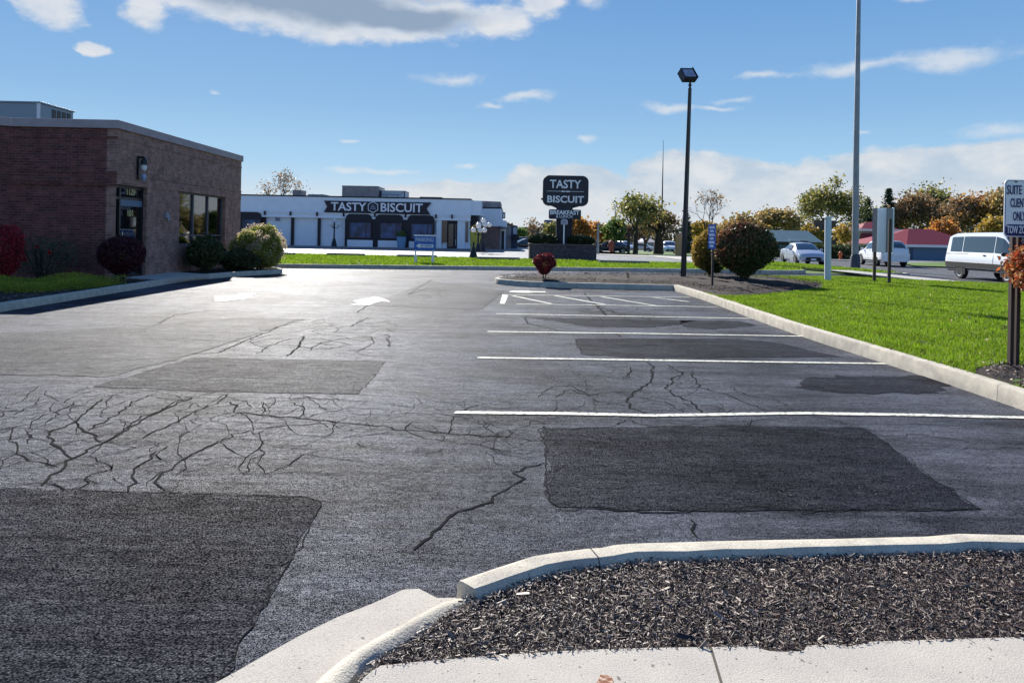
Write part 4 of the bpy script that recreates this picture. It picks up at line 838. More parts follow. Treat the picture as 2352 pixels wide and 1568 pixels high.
# ------------------------------------------------------------------ white restaurant
ZT = 71.0; OX = -14.0
white = mat('white_stucco_sky_tint', (.80, .86, .95), .85, bump=.25, bscale=12, var=.06, vscale=1.5); navy = mat('navy_trim', (.012, .012, .022), .55); wtrim = mat('white_trim', (.80, .82, .86), .7)  # white stucco tinted blue to carry skylight on the shaded front
def TB(sx, sy, z=ZT): p = at(*S(sx, sy), z); return p.x-OX, p.y
T5 = lambda x, y: TB(580+x/7.84, 480+y/7.84)
T7 = lambda x, y: TB(780+x/6.918, 480+y/6.918)
T1 = lambda x, y: TB(1080+x/7.84, 480+y/7.84)
tas = thing('restaurant_building', 'long low white restaurant with a black TASTY BISCUIT banner and arched dark window bays', 'building', (OX, ZT, 0))
def tasty():
    xl = T5(-900, 0)[0]; xr = T1(750, 0)[0]; top = 4.82; led1 = T7(1000, 375)[1]; led2 = T7(1000, 470)[1]; wallh = led2
    m = MB(); m.box(xl, .30, -.1, xr, 14, wallh+.3, 0); m.box(xl, 0, led1, xr+.05, 14.2, top, 0)      # wall, fascia
    m.box(xr+.05, .4, led1+.05, xr+1.0, 9, top-.05, 0)
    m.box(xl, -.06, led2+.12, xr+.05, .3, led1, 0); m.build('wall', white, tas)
    q = MB(); q.box(xl, -.12, led1-.1, xr+.1, 0, led1, 0); q.box(xl, -.14, led2+.02, xr+.1, .3, led2+.12, 0); q.box(xl, -.09, led2+.32, xr+.1, -.06, led2+.38); q.build('cornice', wtrim, tas)
    c = MB(); c.box(xl, -.05, top, xr+.08, 14.2, top+.12); c.build('parapet_cap', navy, tas)
    p = MB(); 
    for x in (1190, 1712, 2250): a = T5(x-28, 0)[0]; b = T5(x+28, 0)[0]; MBx = MB().box(a, .1, .1, b, .3, led2+.02); MBx.build('pilaster', navy, tas)
    # arched window bays
    def bay(x0, x1, topz, wx0, wx1, wz0, wz1, sillz):
        r = .45; P = [(x0, .1), (x1, .1), (x1, topz-r)]+[(x1-r+r*math.cos(t), topz-r+r*math.sin(t)) for t in np.linspace(.2, 1.4, 4)]+[(x1-r, topz), (x0+r, topz)]+[(x0+r-r*math.sin(t), topz-r+r*math.cos(t)) for t in np.linspace(.2, 1.4, 4)]+[(x0, topz-r)]
        b = MB(); b.prism(P, -.20, .05, axis='y'); wo = b.build('window_bay', navy, tas)
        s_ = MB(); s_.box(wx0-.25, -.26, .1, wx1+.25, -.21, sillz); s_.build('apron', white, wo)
        g = MB(); g.box(wx0, -.25, wz0, wx1, -.21, wz1); g.build('pane', mat('painted_reflection_glass', (.06, .13, .28), .25, spec=.3, vscale=1.1, vdet=2, col2=(.03, .045, .08)), wo)  # blue and dark mottling in the pane colour stands for reflections
        f = MB(); xm = wx0+(wx1-wx0)*.78
        for xx in (wx0-.07, xm-.05, wx1): f.box(xx, -.3, wz0-.07, xx+.09, -.2, wz1+.07)
        f.box(wx0, -.29, wz0-.08, wx1, -.2, wz0); f.build('window_frame', mat('bronze_frame', (.06, .05, .06), .5), wo)
        return wo
    tz = T7(1000, 395)[1]
    for (a, b, wa, wb, z0, z1, sz) in ((600, 1052, 680, 1030, 780, 530, 825), (1112, 1590, 1210, 1555, 790, 540, 835), (1665, 2130, 1745, 2095, 800, 555, 850)):
        bay(T7(a, 0)[0], T7(b, 0)[0], tz+.05, T7(wa, 0)[0], T7(wb, 0)[0], T7(wa, z0)[1], T7(wa, z1)[1], T7(a, sz)[1])
    for a, b in ((1048, 1116), (1586, 1669)): MB().box(T7(a, 0)[0], -.14, .1, T7(b, 0)[0], .1, led2+.02).build('pilaster', navy, tas)
    bay(T5(120, 0)[0], T5(598, 0)[0], tz+.05, T5(250, 0)[0], T5(570, 0)[0], T5(250, 830)[1], T5(250, 545)[1], .4); MB().box(T5(592, 0)[0], .02, .1, T5(665, 0)[0], .29, led2).build('pilaster', navy, tas)
    bay(T5(-500, 0)[0], T5(60, 0)[0], tz+.05, T5(-380, 0)[0], T5(-20, 0)[0], .9, 2.6, .7)
    # sconces on the cornice
    for x, z in ((T5(655, 430)[0], 0), (T5(1165, 0)[0], 0), (T5(1685, 0)[0], 0), (T5(2205, 0)[0], 0), (T7(1100, 0)[0], 0), (T7(1630, 0)[0], 0), (T7(2155, 0)[0], 0), (T1(405, 0)[0], 0)):
        k = MB(); k.box(x-.08, -.24, led2+.2, x+.08, -.142, led2+.52); k.prism([(x-.1, led2+.52), (x+.1, led2+.52), (x, led2+.62)], -.26, -.142, axis='y'); k.build('sconce', navy, tas)
    # entrance
    e = MB(); e.box(T1(200, 0)[0], .05, T1(0, 980)[1], T1(310, 0)[0], .31, led2); e.build('entrance_window', mat('dim_glass', (.05, .05, .055), .15, spec=.9, var=.5, vscale=2), tas)
    d = MB(); a, b = T1(312, 0)[0], T1(508, 0)[0]; d.box(a, .2, .1, b, .305, led2); do = d.build('door', navy, tas); g = MB(); g.box(a+.12, .16, .3, (a+b)/2+.1, .2, led2-.3); g.box((a+b)/2+.3, .16, .3, b-.12, .2, led2-.3); g.build('pane', MATS['dim_glass'], do)
    n_ = MB(); n_.box((a+b)/2+.32, .14, .45, b-.13, .16, 1.0); n_.build('notice', wtrim, do)
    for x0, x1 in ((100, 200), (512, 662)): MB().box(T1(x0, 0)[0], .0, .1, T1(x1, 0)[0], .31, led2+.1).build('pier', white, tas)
    MB().box(T1(672, 0)[0], .2, T1(0, 970)[1], T1(722, 0)[0], .31, led2-.1).build('side_window', MATS['dim_glass'], tas)
    s_ = MB(); s_.box(xr+.12, .8, 1.9, xr+.75, 6, 4.1); s_.build('side_awning', navy, tas)
    v = MB(); x, z = T5(850, 865); v.lathe([(.001, -.12), (.2, -.1), (.2, 0)], (x, .3, z), 10, 'y'); v.build('wall_vent', mat('vent', (.2, .25, .35), .6), tas); v = MB(); x, z = T5(878, 535); v.box(x-.18, .1, z-.15, x+.18, .3, z+.15); v.build('wall_vent', mat('vent', (.2, .25, .35), .6), tas)
    # banner
    P = [T7(*p) for p in ((215, 150), (1060, 170), (2065, 183), (1985, 290), (2050, 398), (1060, 372), (210, 350), (270, 255))]
    ba = MB(); ba.prism(P, -.18, -.06, axis='y'); bo = ba.build('banner', mat('banner_black', (.012, .012, .025), .5), tas)
    lett = mat('white_letters', (.8, .82, .9), .5)
    ang = math.atan2(-(T7(1900, 0)[1]-T7(300, 0)[1]), 1) if False else 0
    def word(s, x0, x1, ya, yb):
        a = T7(x0, ya); b = T7(x1, ya); c = T7(x0, yb); h = a[1]-c[1]
        text_mb(s, h*1.36, bo, lett, loc=((a[0]+b[0])/2, -.20, (T7((x0+x1)/2, (ya+yb)/2)[1])), width=b[0]-a[0], bold=.022, depth=.04)
    word('TASTY', 335, 945, 190, 335); word('BISCUIT', 1190, 1915, 205, 358)
    hx, hz_ = T7(1062, 265); R_ = .56
    def hexa(r): return [(hx+r*math.sin(math.pi/3*i)*1.0, hz_+r*math.cos(math.pi/3*i)) for i in range(6)]
    h_ = MB(); h_.prism(hexa(R_), -.215, -.185, axis='y'); ho = h_.build('emblem', lett, bo); h2 = MB(); h2.prism(hexa(R_*.86), -.23, -.216, axis='y'); h2.build('emblem_field', MATS['banner_black'], ho)
    h3 = MB(); 
    for dz_, w_, hh in ((.22, .10, .06), (.08, .24, .08), (-.04, .28, .04), (-.15, .30, .08)): h3.prism([(hx-w_, hz_+dz_-hh/2), (hx+w_, hz_+dz_-hh/2), (hx+w_*.8, hz_+dz_+hh/2), (hx-w_*.8, hz_+dz_+hh/2)], -.245, -.231, axis='y')
    h3.build('emblem_biscuit', mat('emblem_grey', (.25, .28, .42), .6), ho)
tasty()
def unit_at(sx0, sy0, sx1, sy1, z, dy, name, label, mats, grp=None):
    a = at(*S(sx0, sy0), z); b = at(*S(sx1, sy1), z); return hvac(name, label, ((a.x+b.x)/2, z+dy/2, b.y), abs(b.x-a.x), dy, a.y-b.y, mats[0], mats[1], louvres=False)
tan_ = mat('unit_tan', (.40, .34, .34), .7, var=.3, vscale=2); lt = mat('unit_light', (.62, .66, .70), .5, var=.15, vscale=3)
unit_at(856, 465, 944, 495, 75, 4, 'rooftop_unit', 'large weathered tan air unit on the restaurant roof', (tan_, tan_))
unit_at(952, 477, 1012, 497, 76, 3, 'rooftop_unit', 'low pale grey air unit on the restaurant roof, right of the tan one', (lt, dark))
unit_at(1050, 493, 1103, 499, 77, 3, 'rooftop_unit', 'flat pinkish roof hatch near the right end of the restaurant roof', (tan_, tan_))
unit_at(732, 476, 752, 490, 78, 2, 'rooftop_unit', 'small pinkish roof unit near the leafless tree top', (tan_, tan_))
unit_at(770, 486, 806, 493, 78, 3, 'rooftop_unit', 'low domed pale roof vent left of the large tan unit', (lt, lt))
sheet('sidewalk', [(-40, ZT-1.9), (-2.0, ZT-1.9), (.8, ZT-.8), (.2, ZT+.5), (-2.5, ZT+.6), (-40, ZT+.6)], mat('kerb_grey', (.22, .21, .22), .8), .0, thick=.13)
# neighbouring buildings beyond
nbk = brickmat('far_brick', (.27, .17, .15), (.22, .14, .13), (.25, .2, .2))
def TX(sx, sy, z): p = at(*S(sx, sy), z); return p.x, p.y
bd = thing('shop_building', 'two tone shop with tan brick base and pale blue upper wall right of the restaurant', 'building', (-1.5, 76, 0))
def shop():
    z = 76.; q = lambda x, y: (lambda p: (p[0]+1.5, p[1]))(TX(1080+x/7.84, 480+y/7.84, z))
    x0, x1 = q(700, 0)[0], q(1345, 0)[0]; m = MB(); m.box(x0, 0, -.1, x1, 14, q(1000, 650)[1]); m.build('wall', nbk, bd)
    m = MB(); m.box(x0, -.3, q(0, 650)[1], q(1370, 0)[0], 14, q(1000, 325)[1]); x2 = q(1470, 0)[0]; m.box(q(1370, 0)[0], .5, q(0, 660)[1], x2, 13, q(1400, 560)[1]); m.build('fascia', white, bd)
    m = MB(); m.box(x0, -.34, q(1000, 322)[1], q(1370, 0)[0]+.03, 14, q(1000, 300)[1]); m.build('trim', navy, bd)
    m = MB(); m.prism([(x0, q(900, 300)[1]), (q(1355, 0)[0], q(900, 305)[1]), (q(1350, 0)[0], q(900, 180)[1]), (x0-.3, q(900, 165)[1])], .2, 8, axis='y'); m.build('roof', tan_, bd)
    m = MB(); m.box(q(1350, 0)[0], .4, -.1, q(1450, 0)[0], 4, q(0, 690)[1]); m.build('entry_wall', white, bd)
    m = MB(); m.box(q(1378, 0)[0], .3, 0, q(1432, 0)[0], .41, q(0, 740)[1]); m.build('door', navy, bd)
    m = MB(); m.box(q(1345, 0)[0], -1.0, q(0, 690)[1], q(1500, 0)[0], .4, q(0, 672)[1]); m.build('canopy', navy, bd)
    m = MB(); m.box(q(1385, 0)[0], .3, q(0, 490)[1], q(1445, 0)[0], .5, q(0, 370)[1]); so_ = m.build('sign', dark, bd); m = MB(); m.box(q(1400, 0)[0], .28, q(0, 470)[1], q(1430, 0)[0], .3, q(0, 395)[1]); m.build('sign_face', wtrim, so_)
shop()
b3 = thing('shop_building', 'grey gabled end shop with a navy entrance beyond the two tone shop', 'building', (2.4, 84, 0))
def shop2():
    z = 84.; q = lambda x, y: (lambda p: (p[0]-2.4, p[1]))(TX(1080+x/7.84, 480+y/7.84, z))
    m = MB(); m.prism([(q(1450, 0)[0], -.1), (q(1690, 0)[0], -.1), (q(1690, 0)[0], q(0, 640)[1]), (q(1450, 0)[0], q(0, 600)[1])], 0, 10, axis='y'); m.build('wall', mat('grey_wall', (.40, .38, .40), .8), b3)
    m = MB(); m.box(q(1570, 0)[0], -.04, 0, q(1688, 0)[0], 0, q(0, 650)[1]); m.build('entrance', mat('navy_panel', (.05, .08, .16), .6), b3)
    m = MB(); m.box(q(1605, 0)[0], -.08, q(0, 795)[1], q(1680, 0)[0], -.04, q(0, 660)[1]); m.build('window', mat('pale_panel', (.5, .55, .62), .5), b3)
    m = MB(); m.prism([(q(1445, 0)[0], q(0, 605)[1]), (q(1695, 0)[0], q(0, 645)[1]), (q(1695, 0)[0], q(0, 632)[1]), (q(1445, 0)[0], q(0, 590)[1])], -.3, 10, axis='y'); m.build('roof', navy, b3)
    m = MB(); m.prism([(q(1570, 0)[0], q(0, 900)[1]), (q(1740, 0)[0], q(0, 900)[1]), (q(1705, 0)[0], q(0, 810)[1]), (q(1590, 0)[0], q(0, 800)[1])], -1.2, -.05, axis='y'); m.build('awning', navy, b3)
shop2()
# ------------------------------------------------------------------ signs and posts
brown = mat('brown_post', (.055, .038, .035), .6, spec=.4); alu = mat('sign_white', (.86, .88, .92), .5); blue = mat('sign_blue', (.035, .14, .55), .5); navy_i = mat('sign_navy', (.03, .04, .16), .5)
def rrect(x0, z0, x1, z1, r, n=6, ch=0):
    P = []
    for cx, cz, a0 in ((x1-r, z1-r, 0), (x0+r, z1-r, 90), (x0+r, z0+r, 180), (x1-r, z0+r, 270)):
        P += [(cx+r*math.cos(math.radians(a0+90*i/n)), cz+r*math.sin(math.radians(a0+90*i/n))) for i in range(n+1)]
    return P
# monument sign
def monument():
    z = 50.; q = lambda x, y: at(*S(1240+x/6.031, 420+y/6.031), z); O = q(1037, 1300); O0 = O.x
    t = thing('monument_sign', 'tall rounded black TASTY BISCUIT sign on a dark column above a stone planter', 'sign', (O0, z, 0)); bl_m = mat('sign_black', (.018, .018, .035), .45); lw = mat('sign_letter', (.78, .80, .88), .5)
    X = lambda x: q(x, 0).x-O0; Zz = lambda x, y: q(x, y).y
    P = rrect(X(712), Zz(1050, 575), X(1398), Zz(1050, 118), .42); m = MB(); m.prism(P, -.22, .22, axis='y'); cab = m.build('cabinet', bl_m, t, bevel=.02)
    m = MB(); m.prism([(X(835), Zz(1050, 572)), (X(930), Zz(1050, 612)), (X(930), Zz(1050, 640)), (X(1165), Zz(1050, 640)), (X(1165), Zz(1050, 605)), (X(1262), Zz(1050, 578))], -.2, .2, axis='y'); m.build('bracket', bl_m, t)
    def word(s, x0, x1, ya, yb, par, d=-.25, bold=.015):
        c = (Zz((x0+x1)/2, ya)+Zz((x0+x1)/2, yb))/2; text_mb(s, (Zz(0, ya)-Zz(0, yb))*1.37, par, lw, loc=((X(x0)+X(x1))/2, d, c), width=X(x1)-X(x0), bold=bold, depth=.04)
    word('TASTY', 812, 1280, 192, 318, cab); word('BISCUIT', 775, 1325, 430, 532, cab)
    m = MB(); c = Zz(1050, 357); m.prism([(X(770), c-.012), (X(975), c-.012), (X(1010), c-.05), (X(1050), c-.02), (X(1090), c-.05), (X(1125), c-.012), (X(1328), c-.012), (X(1328), c+.012), (X(1125), c+.012), (X(1090), c+.05), (X(1050), c+.02), (X(1010), c+.05), (X(975), c+.012), (X(770), c+.012)], -.26, -.225, axis='y'); m.build('ornament', lw, cab)
    m = MB(); m.prism(rrect(X(808), Zz(1050, 775), X(1290), Zz(1050, 628), .09, 3), -.3, -.05, axis='y'); l2 = m.build('lower_panel', bl_m, t)
    word('BREAKFAST', 822, 1262, 645, 708, l2, -.33, .012); word('& LUNCH', 915, 1160, 712, 758, l2, -.33, .004)
    m = MB(); m.box(X(925), -.18, .2, X(1165), .18, Zz(1050, 600)); m.build('column', mat('column_black', (.012, .012, .022), .6), t)
    m = MB(); m.tube([(X(820), -.1, Zz(0, 0)-0, ), (X(820), -.1, Zz(0, 0))], .01) if False else m.box(X(690), -.08, Zz(0, 470), X(712), .05, Zz(0, 440)); m.build('floodlight_bracket', dark, t)
    # notice on a white stake
    s_ = thing('small_sign', 'small grey plaque on a thin white stake before the sign column', 'sign', (O0+X(1032), z-.7, 1.0)); m = MB(); m.box(-.04, -.04, -.05, .04, .04, Zz(1040, 855)-1.0); m.build('stake', alu, s_)
    m = MB(); a, b = X(985)-X(1032), X(1085)-X(1032); c0, c1 = Zz(1040, 855)-1, Zz(1040, 792)-1; m.prism([(a, c0), (b, c0), (b, c1), (.1, c1+.08), (-.1, c1+.08), (a, c1)], -.07, -.04, axis='y'); p_ = m.build('plaque', mat('plaque_grey', (.42, .42, .50), .6), s_)
    m = MB()
    for i in range(4): m.box(a*.6, -.075, c0+.06+i*.1, b*.6, -.071, c0+.1+i*.1)
    m.build('plaque_text', mat('plaque_dark', (.15, .15, .22), .6), p_)
    # planter with two low junipers
    p = thing('stone_planter', 'long low dark stone planter around the foot of the monument sign', 'planter', (O0, z, 0)); x0, x1 = X(520), X(1512); h = 1.02
    st = mat('dark_stone', (.10, .085, .085), .85, bump=1, bscale=9, col2=(.04, .035, .04), vscale=7, stretch=(.6, 1, 1.8)); m = MB()
    m.box(x0, -1.1, -.05, x1, -.8, h-.06); m.box(x0, .9, -.05, x1, 1.2, h-.06); m.box(x0, -.8, -.05, x0+.3, .9, h-.06); m.box(x1-.3, -.8, -.05, x1, .9, h-.06); m.build('wall', st, p)
    m = MB(); m.box(x0-.05, -1.15, h-.06, x1+.05, -.75, h+.02); m.box(x0-.05, .85, h-.06, x1+.05, 1.25, h+.02); m.box(x0-.05, -.75, h-.06, x0+.35, .85, h+.02); m.box(x1-.35, -.75, h-.06, x1+.05, .85, h+.02); m.build('capstone', mat('capstone', (.12, .10, .10), .8, var=.3), p)
    m = MB(); m.box(x0+.3, -.8, .5, x1-.3, .9, h-.1); m.build('earth', soil, p)
    jm = leafmat('leaf_juniper', [(.015, .03, .012), (.03, .05, .018), (.05, .07, .02), (.02, .03, .015)], .15)
    for (a, b, lab) in ((495, 958, 'flat dark juniper in the planter, left of the sign column'), (1090, 1505, 'flat dark juniper in the planter, right of the sign column')):
        r = (X(b)-X(a))/2; o = shrub('juniper_shrub', lab, (O0+(X(a)+X(b))/2, z-.2, h-.1), r, .78, 9000, .09, jm, z0=-.05, seed=a, bottom=1, lump=.15, squash=(1, .62), stems=5)
monument()
# parking sign
def parking_sign():
    z = 35.5; q = lambda x, y: at(*S(780+x/6.918, 480+y/6.918), z); c = q(1960, 1245); t = thing('parking_sign', 'blue PARKING IN REAR sign with a white arrow, on two white posts', 'sign', (c.x, z, .15)); X = lambda x: q(x, 0).x-c.x; Zz = lambda y: q(1960, y).y-.15
    m = MB(); m.box(X(1785), -.03, Zz(1005), X(2148), .03, Zz(765)); p = m.build('panel', blue, t)
    m = MB(); m.box(X(1778), -.05, Zz(765), X(2158), .05, Zz(742)); m.build('frame', alu, t)
    text_mb('PARKING', (Zz(795)-Zz(865))*1.38, p, alu, loc=(X(1965), -.04, Zz(828)), width=X(2120)-X(1812), depth=.012, rot=(math.pi/2, 0, 0))
    a = MB(); zc = Zz(932); hh = (Zz(905)-Zz(965))/2; a.prism([(X(1820), zc), (X(1885), zc-hh*1.5), (X(1885), zc-hh*.95), (X(2118), zc-hh*.95), (X(2118), zc+hh*.95), (X(1885), zc+hh*.95), (X(1885), zc+hh*1.5)], -.042, -.031, axis='y'); ao = a.build('arrow', alu, p)
    text_mb('IN REAR', hh*1.55, ao, blue, loc=(X(1995), -.045, zc), width=X(2095)-X(1900), depth=.004, bold=.004)
    for x in (1812, 2112):
        m = MB(); xx = X(x); m.box(xx-.06, -.04, -.2, xx+.06, .04, Zz(1105)); m.box(xx-.035, -.03, Zz(1105), xx+.035, .03, Zz(1005)); m.build('post', alu, t)
parking_sign()
def square_pole():
    b = Vector((5.95, 25.6)); t = thing('light_pole', 'tall brown square light pole with a boxy floodlight on top, in the mulch island', 'lamp post', (b.x, b.y, .2)); lean = .016
    m = MB(); h = 6.6; n = 4; 
    m.tube([(0, 0, -.1), (h*lean, 0, h)], [.10, .06], 4); m.build('pole', mat('pole_brown', (.05, .04, .04), .45, metal=.2), t)
    m = MB(); m.box(-.17, -.17, -.05, .17, .17, .04); m.build('base_plate', mat('base_light', (.45, .42, .42), .8), t)
    m = MB(); m.tube([(h*lean, 0, h), (h*lean, 0, h+.19)], .04, 8); m.lathe([(.06, 0), (.06, .05)], (h*lean, 0, h+.08), 8); m.build('knuckle', dark, t)
    M = Matrix.Translation((h*lean-.10, 0, h+.42)) @ Matrix.Rotation(math.radians(-6), 4, 'Y') @ Matrix.Rotation(math.radians(24), 4, 'Z') @ Matrix.Rotation(math.radians(-32), 4, 'X')
    g = MB(); g.prism([(-.27, -.21), (.27, -.21), (.27, .21), (-.27, .21)], -.13, .1, axis='y')
    g.box(-.27, -.14, .2, .27, -.13, .24); g.box(.27, -.16, -.2, .29, .1, .28); g.xform(M); ho = g.build('lamp_head', mat('lamp_bronze', (.03, .03, .045), .45, metal=.3), t)
    g = MB(); g.box(-.22, -.145, -.16, .22, -.135, .17); g.xform(M); g.build('lens', mat('lens', (.35, .38, .5), .15, spec=1, var=.5, vscale=9), ho)
square_pole()
def tall_pole():
    b = G(1964, 613, .13); t = thing('tall_pole', 'very tall grey steel pole with a dark shoe, in the grass by the road', 'pole', (b.x, b.y, .12)); m = MB()
    m.tube([(0, 0, 0), (-.06, 0, 6), (-.1, 0, 18), (-.1, 0, 26)], [.19, .165, .10, .07], 14); m.build('pole', mat('galvanised', (.30, .31, .34), .5, .5, var=.2, vscale=3), t, True)
    m = MB(); m.tube([(0, 0, -.1), (0, 0, .55), (.02, 0, .75)], [.28, .27, .20], 12); m.build('shoe', mat('dark_shoe', (.05, .055, .08), .6), t, True)
tall_pole()
def white_post():
    b = G(1901, 645, .15); t = thing('white_post', 'thick plain white post with a flat cap standing in the lawn', 'post', (b.x, b.y, .13)); m = MB(); h = at(1893, 500, b.y).y-.13
    m.tube([(0, 0, 0), (-.0, 0, h)], .115, 14); m.build('post', mat('white_metal', (.62, .68, .76), .5), t, True); m = MB(); m.box(-.15, -.15, h, .15, .15, h+.05); m.build('cap', alu, t); t.rotation_euler = (0, -.012, 0)
white_post()
def vsign():
    p1, p2 = G(2007, 648, .15), G(2041, 652, .15); c = (p1+p2)/2; t = thing('folded_sign', 'blank white V shaped sign on two dark brown posts in the lawn', 'sign', (c.x, c.y, .13)); z = c.y
    f = lambda x, y: (lambda p: (p.x-c.x, p.y-.13))(at(*S(2080+x/6.534, 480+y/6.534), z))
    t0 = f(830, 262)[1]; b0 = f(830, 985)[1]
    def panel(xa, ya, xb, yb, mt, nm):
        a = Vector((xa, ya)); b = Vector((xb, yb)); d = (b-a).normalized(); n = Vector((-d.y, d.x))*.02; m = MB(); m.prism([a-n, b-n, b+n, a+n], b0, t0); return m.build(nm, mt, t)
    xs = [f(x, 0)[0] for x in (665, 745, 880, 985)]
    def PX(x, dy): q_ = at(*S(2080+x/6.534, 480+700/6.534), z+dy); return q_.x-c.x
    panel(PX(745, .1), .1, PX(882, -.25), -.25, mat('sign_pale', (.88, .92, .96), .6, trans=.45), 'panel')
    panel(PX(665, .35), .35, PX(742, .13), .13, mat('sign_back', (.16, .16, .19), .5), 'side_panel'); panel(PX(886, -.25), -.25, PX(985, .2), .2, MATS['sign_back'], 'side_panel')
    m = MB(); m.box(PX(980, .2), .16, b0-.03, PX(1003, .2), .24, t0+.03); m.build('edge_strip', alu, t)
    for p in (p1, p2):
        m = MB(); x = p.x-c.x; y = p.y-c.y; m.box(x-.05, y-.05, -.1, x+.05, y+.0, f(700, 440)[1]); m.build('post', brown, t)
vsign()
def edge_sign():
    t = thing('edge_on_sign', 'narrow blue sign seen edge on, on a thin dark post in the mulch', 'sign', (5.95, 21.9, .2)); m = MB(); m.box(-.03, -.03, -.1, .03, .03, 1.85); m.build('post', brown, t)
    m = MB(); M = Matrix.Rotation(math.radians(-68), 4, 'Z'); m.box(-.17, -.045, 1.12, .17, -.035, 1.84); m.xform(M); p = m.build('panel', blue, t)
    m = MB()
    for i in range(6): w_ = .13 if i % 2 else .09; m.box(-w_, -.049, 1.17+i*.11, w_, -.0455, 1.24+i*.11)
    m.xform(M); m.build('marking', alu, p)
edge_sign()
def tow_sign():
    b = Vector((6.18, 9.0)); z = b.y-.07; t = thing('tow_zone_sign', 'white SUITE CLIENTS ONLY sign with a navy TOW ZONE band on paired brown posts', 'sign', (b.x, b.y, .18)); sc_ = 3.92
    q = lambda x, y: (lambda p: (p.x-b.x, p.y-.18))(at(*S(1960+x/sc_, 400+y/sc_), z))
    x0 = q(2160, 400)[0]; zt = q(2300, 195)[1]; zb = q(2200, 752)[1]; W = .355; x1 = x0+W
    m = MB(); m.prism(rrect(x0, zb, x1, zt, .05), -.07, -.06, axis='y'); p = m.build('panel', alu, t)
    g = MB(); g.prism(rrect(x0+.012, zb+.012, x1-.012, zt-.012, .045), -.0715, -.0705, axis='y'); g.build('border', navy_i, p); g = MB(); g.prism(rrect(x0+.017, zb+.017, x1-.017, zt-.017, .042), -.073, -.0718, axis='y'); g.build('face', alu, p)
    zm = q(2200, 630)[1]; g = MB(); g.prism(rrect(x0+.017, zb+.017, x1-.017, zm, .04), -.0755, -.0735, axis='y'); bd_ = g.build('tow_band', navy_i, p)
    cx = (x0+x1)/2
    for s, y0_, y1_, w_ in (('SUITE 101', 252, 345, .295), ('CLIENTS', 380, 470, .218), ('ONLY', 510, 600, .150)):
        c = (q(2250, y0_)[1]+q(2250, y1_)[1])/2; h = q(0, y0_)[1]-q(0, y1_)[1]; text_mb(s, h*1.37, p, navy_i, loc=(cx, -.078, c), width=w_, depth=.004, bold=.002)
    c = (q(2250, 650)[1]+q(2250, 722)[1])/2; text_mb('TOW ZONE', (q(0, 650)[1]-q(0, 722)[1])*1.4, bd_, alu, loc=(cx, -.078, c), width=.29, depth=.004, bold=.003)
    xp = cx-.04
    for dx in (0, .07): m = MB(); m.box(xp+dx-.022, -.055, -.1, xp+dx+.022, .0, zt-.04); m.build('post', brown, t)
    m = MB(); m.box(xp-.02, -.08, zt-.03, xp+.01, -.073, zt-.015); m.build('bolt', dark, t)
tow_sign()
# globe lamps and oddments in front of the restaurant
globe_m = mat('globe_white', (.85, .85, .84), .3, trans=.3)
def globe_lamp(label, sx, sy_base, sy_top, z, n, rr, group):
    b = at(*S(sx, sy_base), z); tp = at(*S(sx, sy_top), z); h = tp.y-.13; t = thing('globe_lamp', label, 'lamp post', (b.x, z, .12), 0, group)
    m = MB(); m.tube([(0, 0, 0), (0, 0, .15), (0, 0, h*.28), (0, 0, h*.32), (0, 0, h-.25)], [.28, .26, .13, .075, .06], 10); m.build('post', navy, t, True); m = MB()
    for i in range(n): a = 6.28*i/n; m.tube([(0, 0, h-.75), (math.cos(a)*rr*.6, math.sin(a)*rr*.6, h-.8), (math.cos(a)*rr, math.sin(a)*rr, h-.6)], .035, 5)
    m.build('arm', navy, t)
    for i in range(n+1):
        a = 6.28*i/n; m = MB()
        if i < n: m.ball((math.cos(a)*rr, math.sin(a)*rr, h-.42), .2, 7)
        else: m.ball((0, 0, h-.08), .21, 7)
        m.build('globe', globe_m, t, True)
    return t
globe_lamp('slim dark lamp post with small globes before the blank white wall panels', 835, 613, 549, 69.5, 3, .42, 'globe lamp posts')
globe_lamp('multi globe lamp post with the highest globe, right of the restaurant corner', 1207, 624, 549, 62, 5, .5, 'globe lamp posts')
globe_lamp('lower multi globe lamp post just left of the tallest globe cluster', 1195, 624, 562, 60, 5, .5, 'globe lamp posts')
def cone_base(label, x, y, z): 
    p = at(*S(x, y), z); t = MB(); t.lathe([(.30, 0), (.24, .12), (.14, .55), (.06, .75), (.06, .95), (.03, 1.0)], (0, 0, 0), 10); o = t.build('bollard', navy, None, True); o.location = (p.x, z, .12); tag(o, label, 'bollard')
cone_base('dark bell shaped post foot at the back edge of the grass strip', 1183, 650, 44)
cone_base('dark tapered post foot beside the yellow planter', 1202, 622, 66)
def planter(label, sx, sy, w_, h, z, mt, lm):
    p = at(*S(sx, sy), z); t = thing('planter_pot', label, 'planter', (p.x, z, .12)); m = MB(); m.lathe([(.001, 0), (w_*.36, 0), (w_*.5, h), (w_*.44, h), (w_*.42, h-.08), (.001, h-.08)], (0, 0, 0), 12); m.build('pot', mt, t, True)
    leaf_mesh('foliage', clump_shell(260, (0, 0), w_*.5, h-.1, h+.55, seed=3), .14, lm, t)
bluepot = mat('blue_pot', (.16, .30, .48), .5)
planter('blue planter pot with a leafy plant between the restaurant windows', 1003, 619, .95, 1.05, 69.6, bluepot, G_grn)
planter('blue planter pot at the left window bay behind the hydrangea', 668, 611, 1.0, 1.1, 69.6, bluepot, G_grn)
planter('yellow green planter box beside the globe lamps', 1188, 622, 1.1, 1.7, 67, mat('yellow_pot', (.45, .40, .06), .6), G_yel)
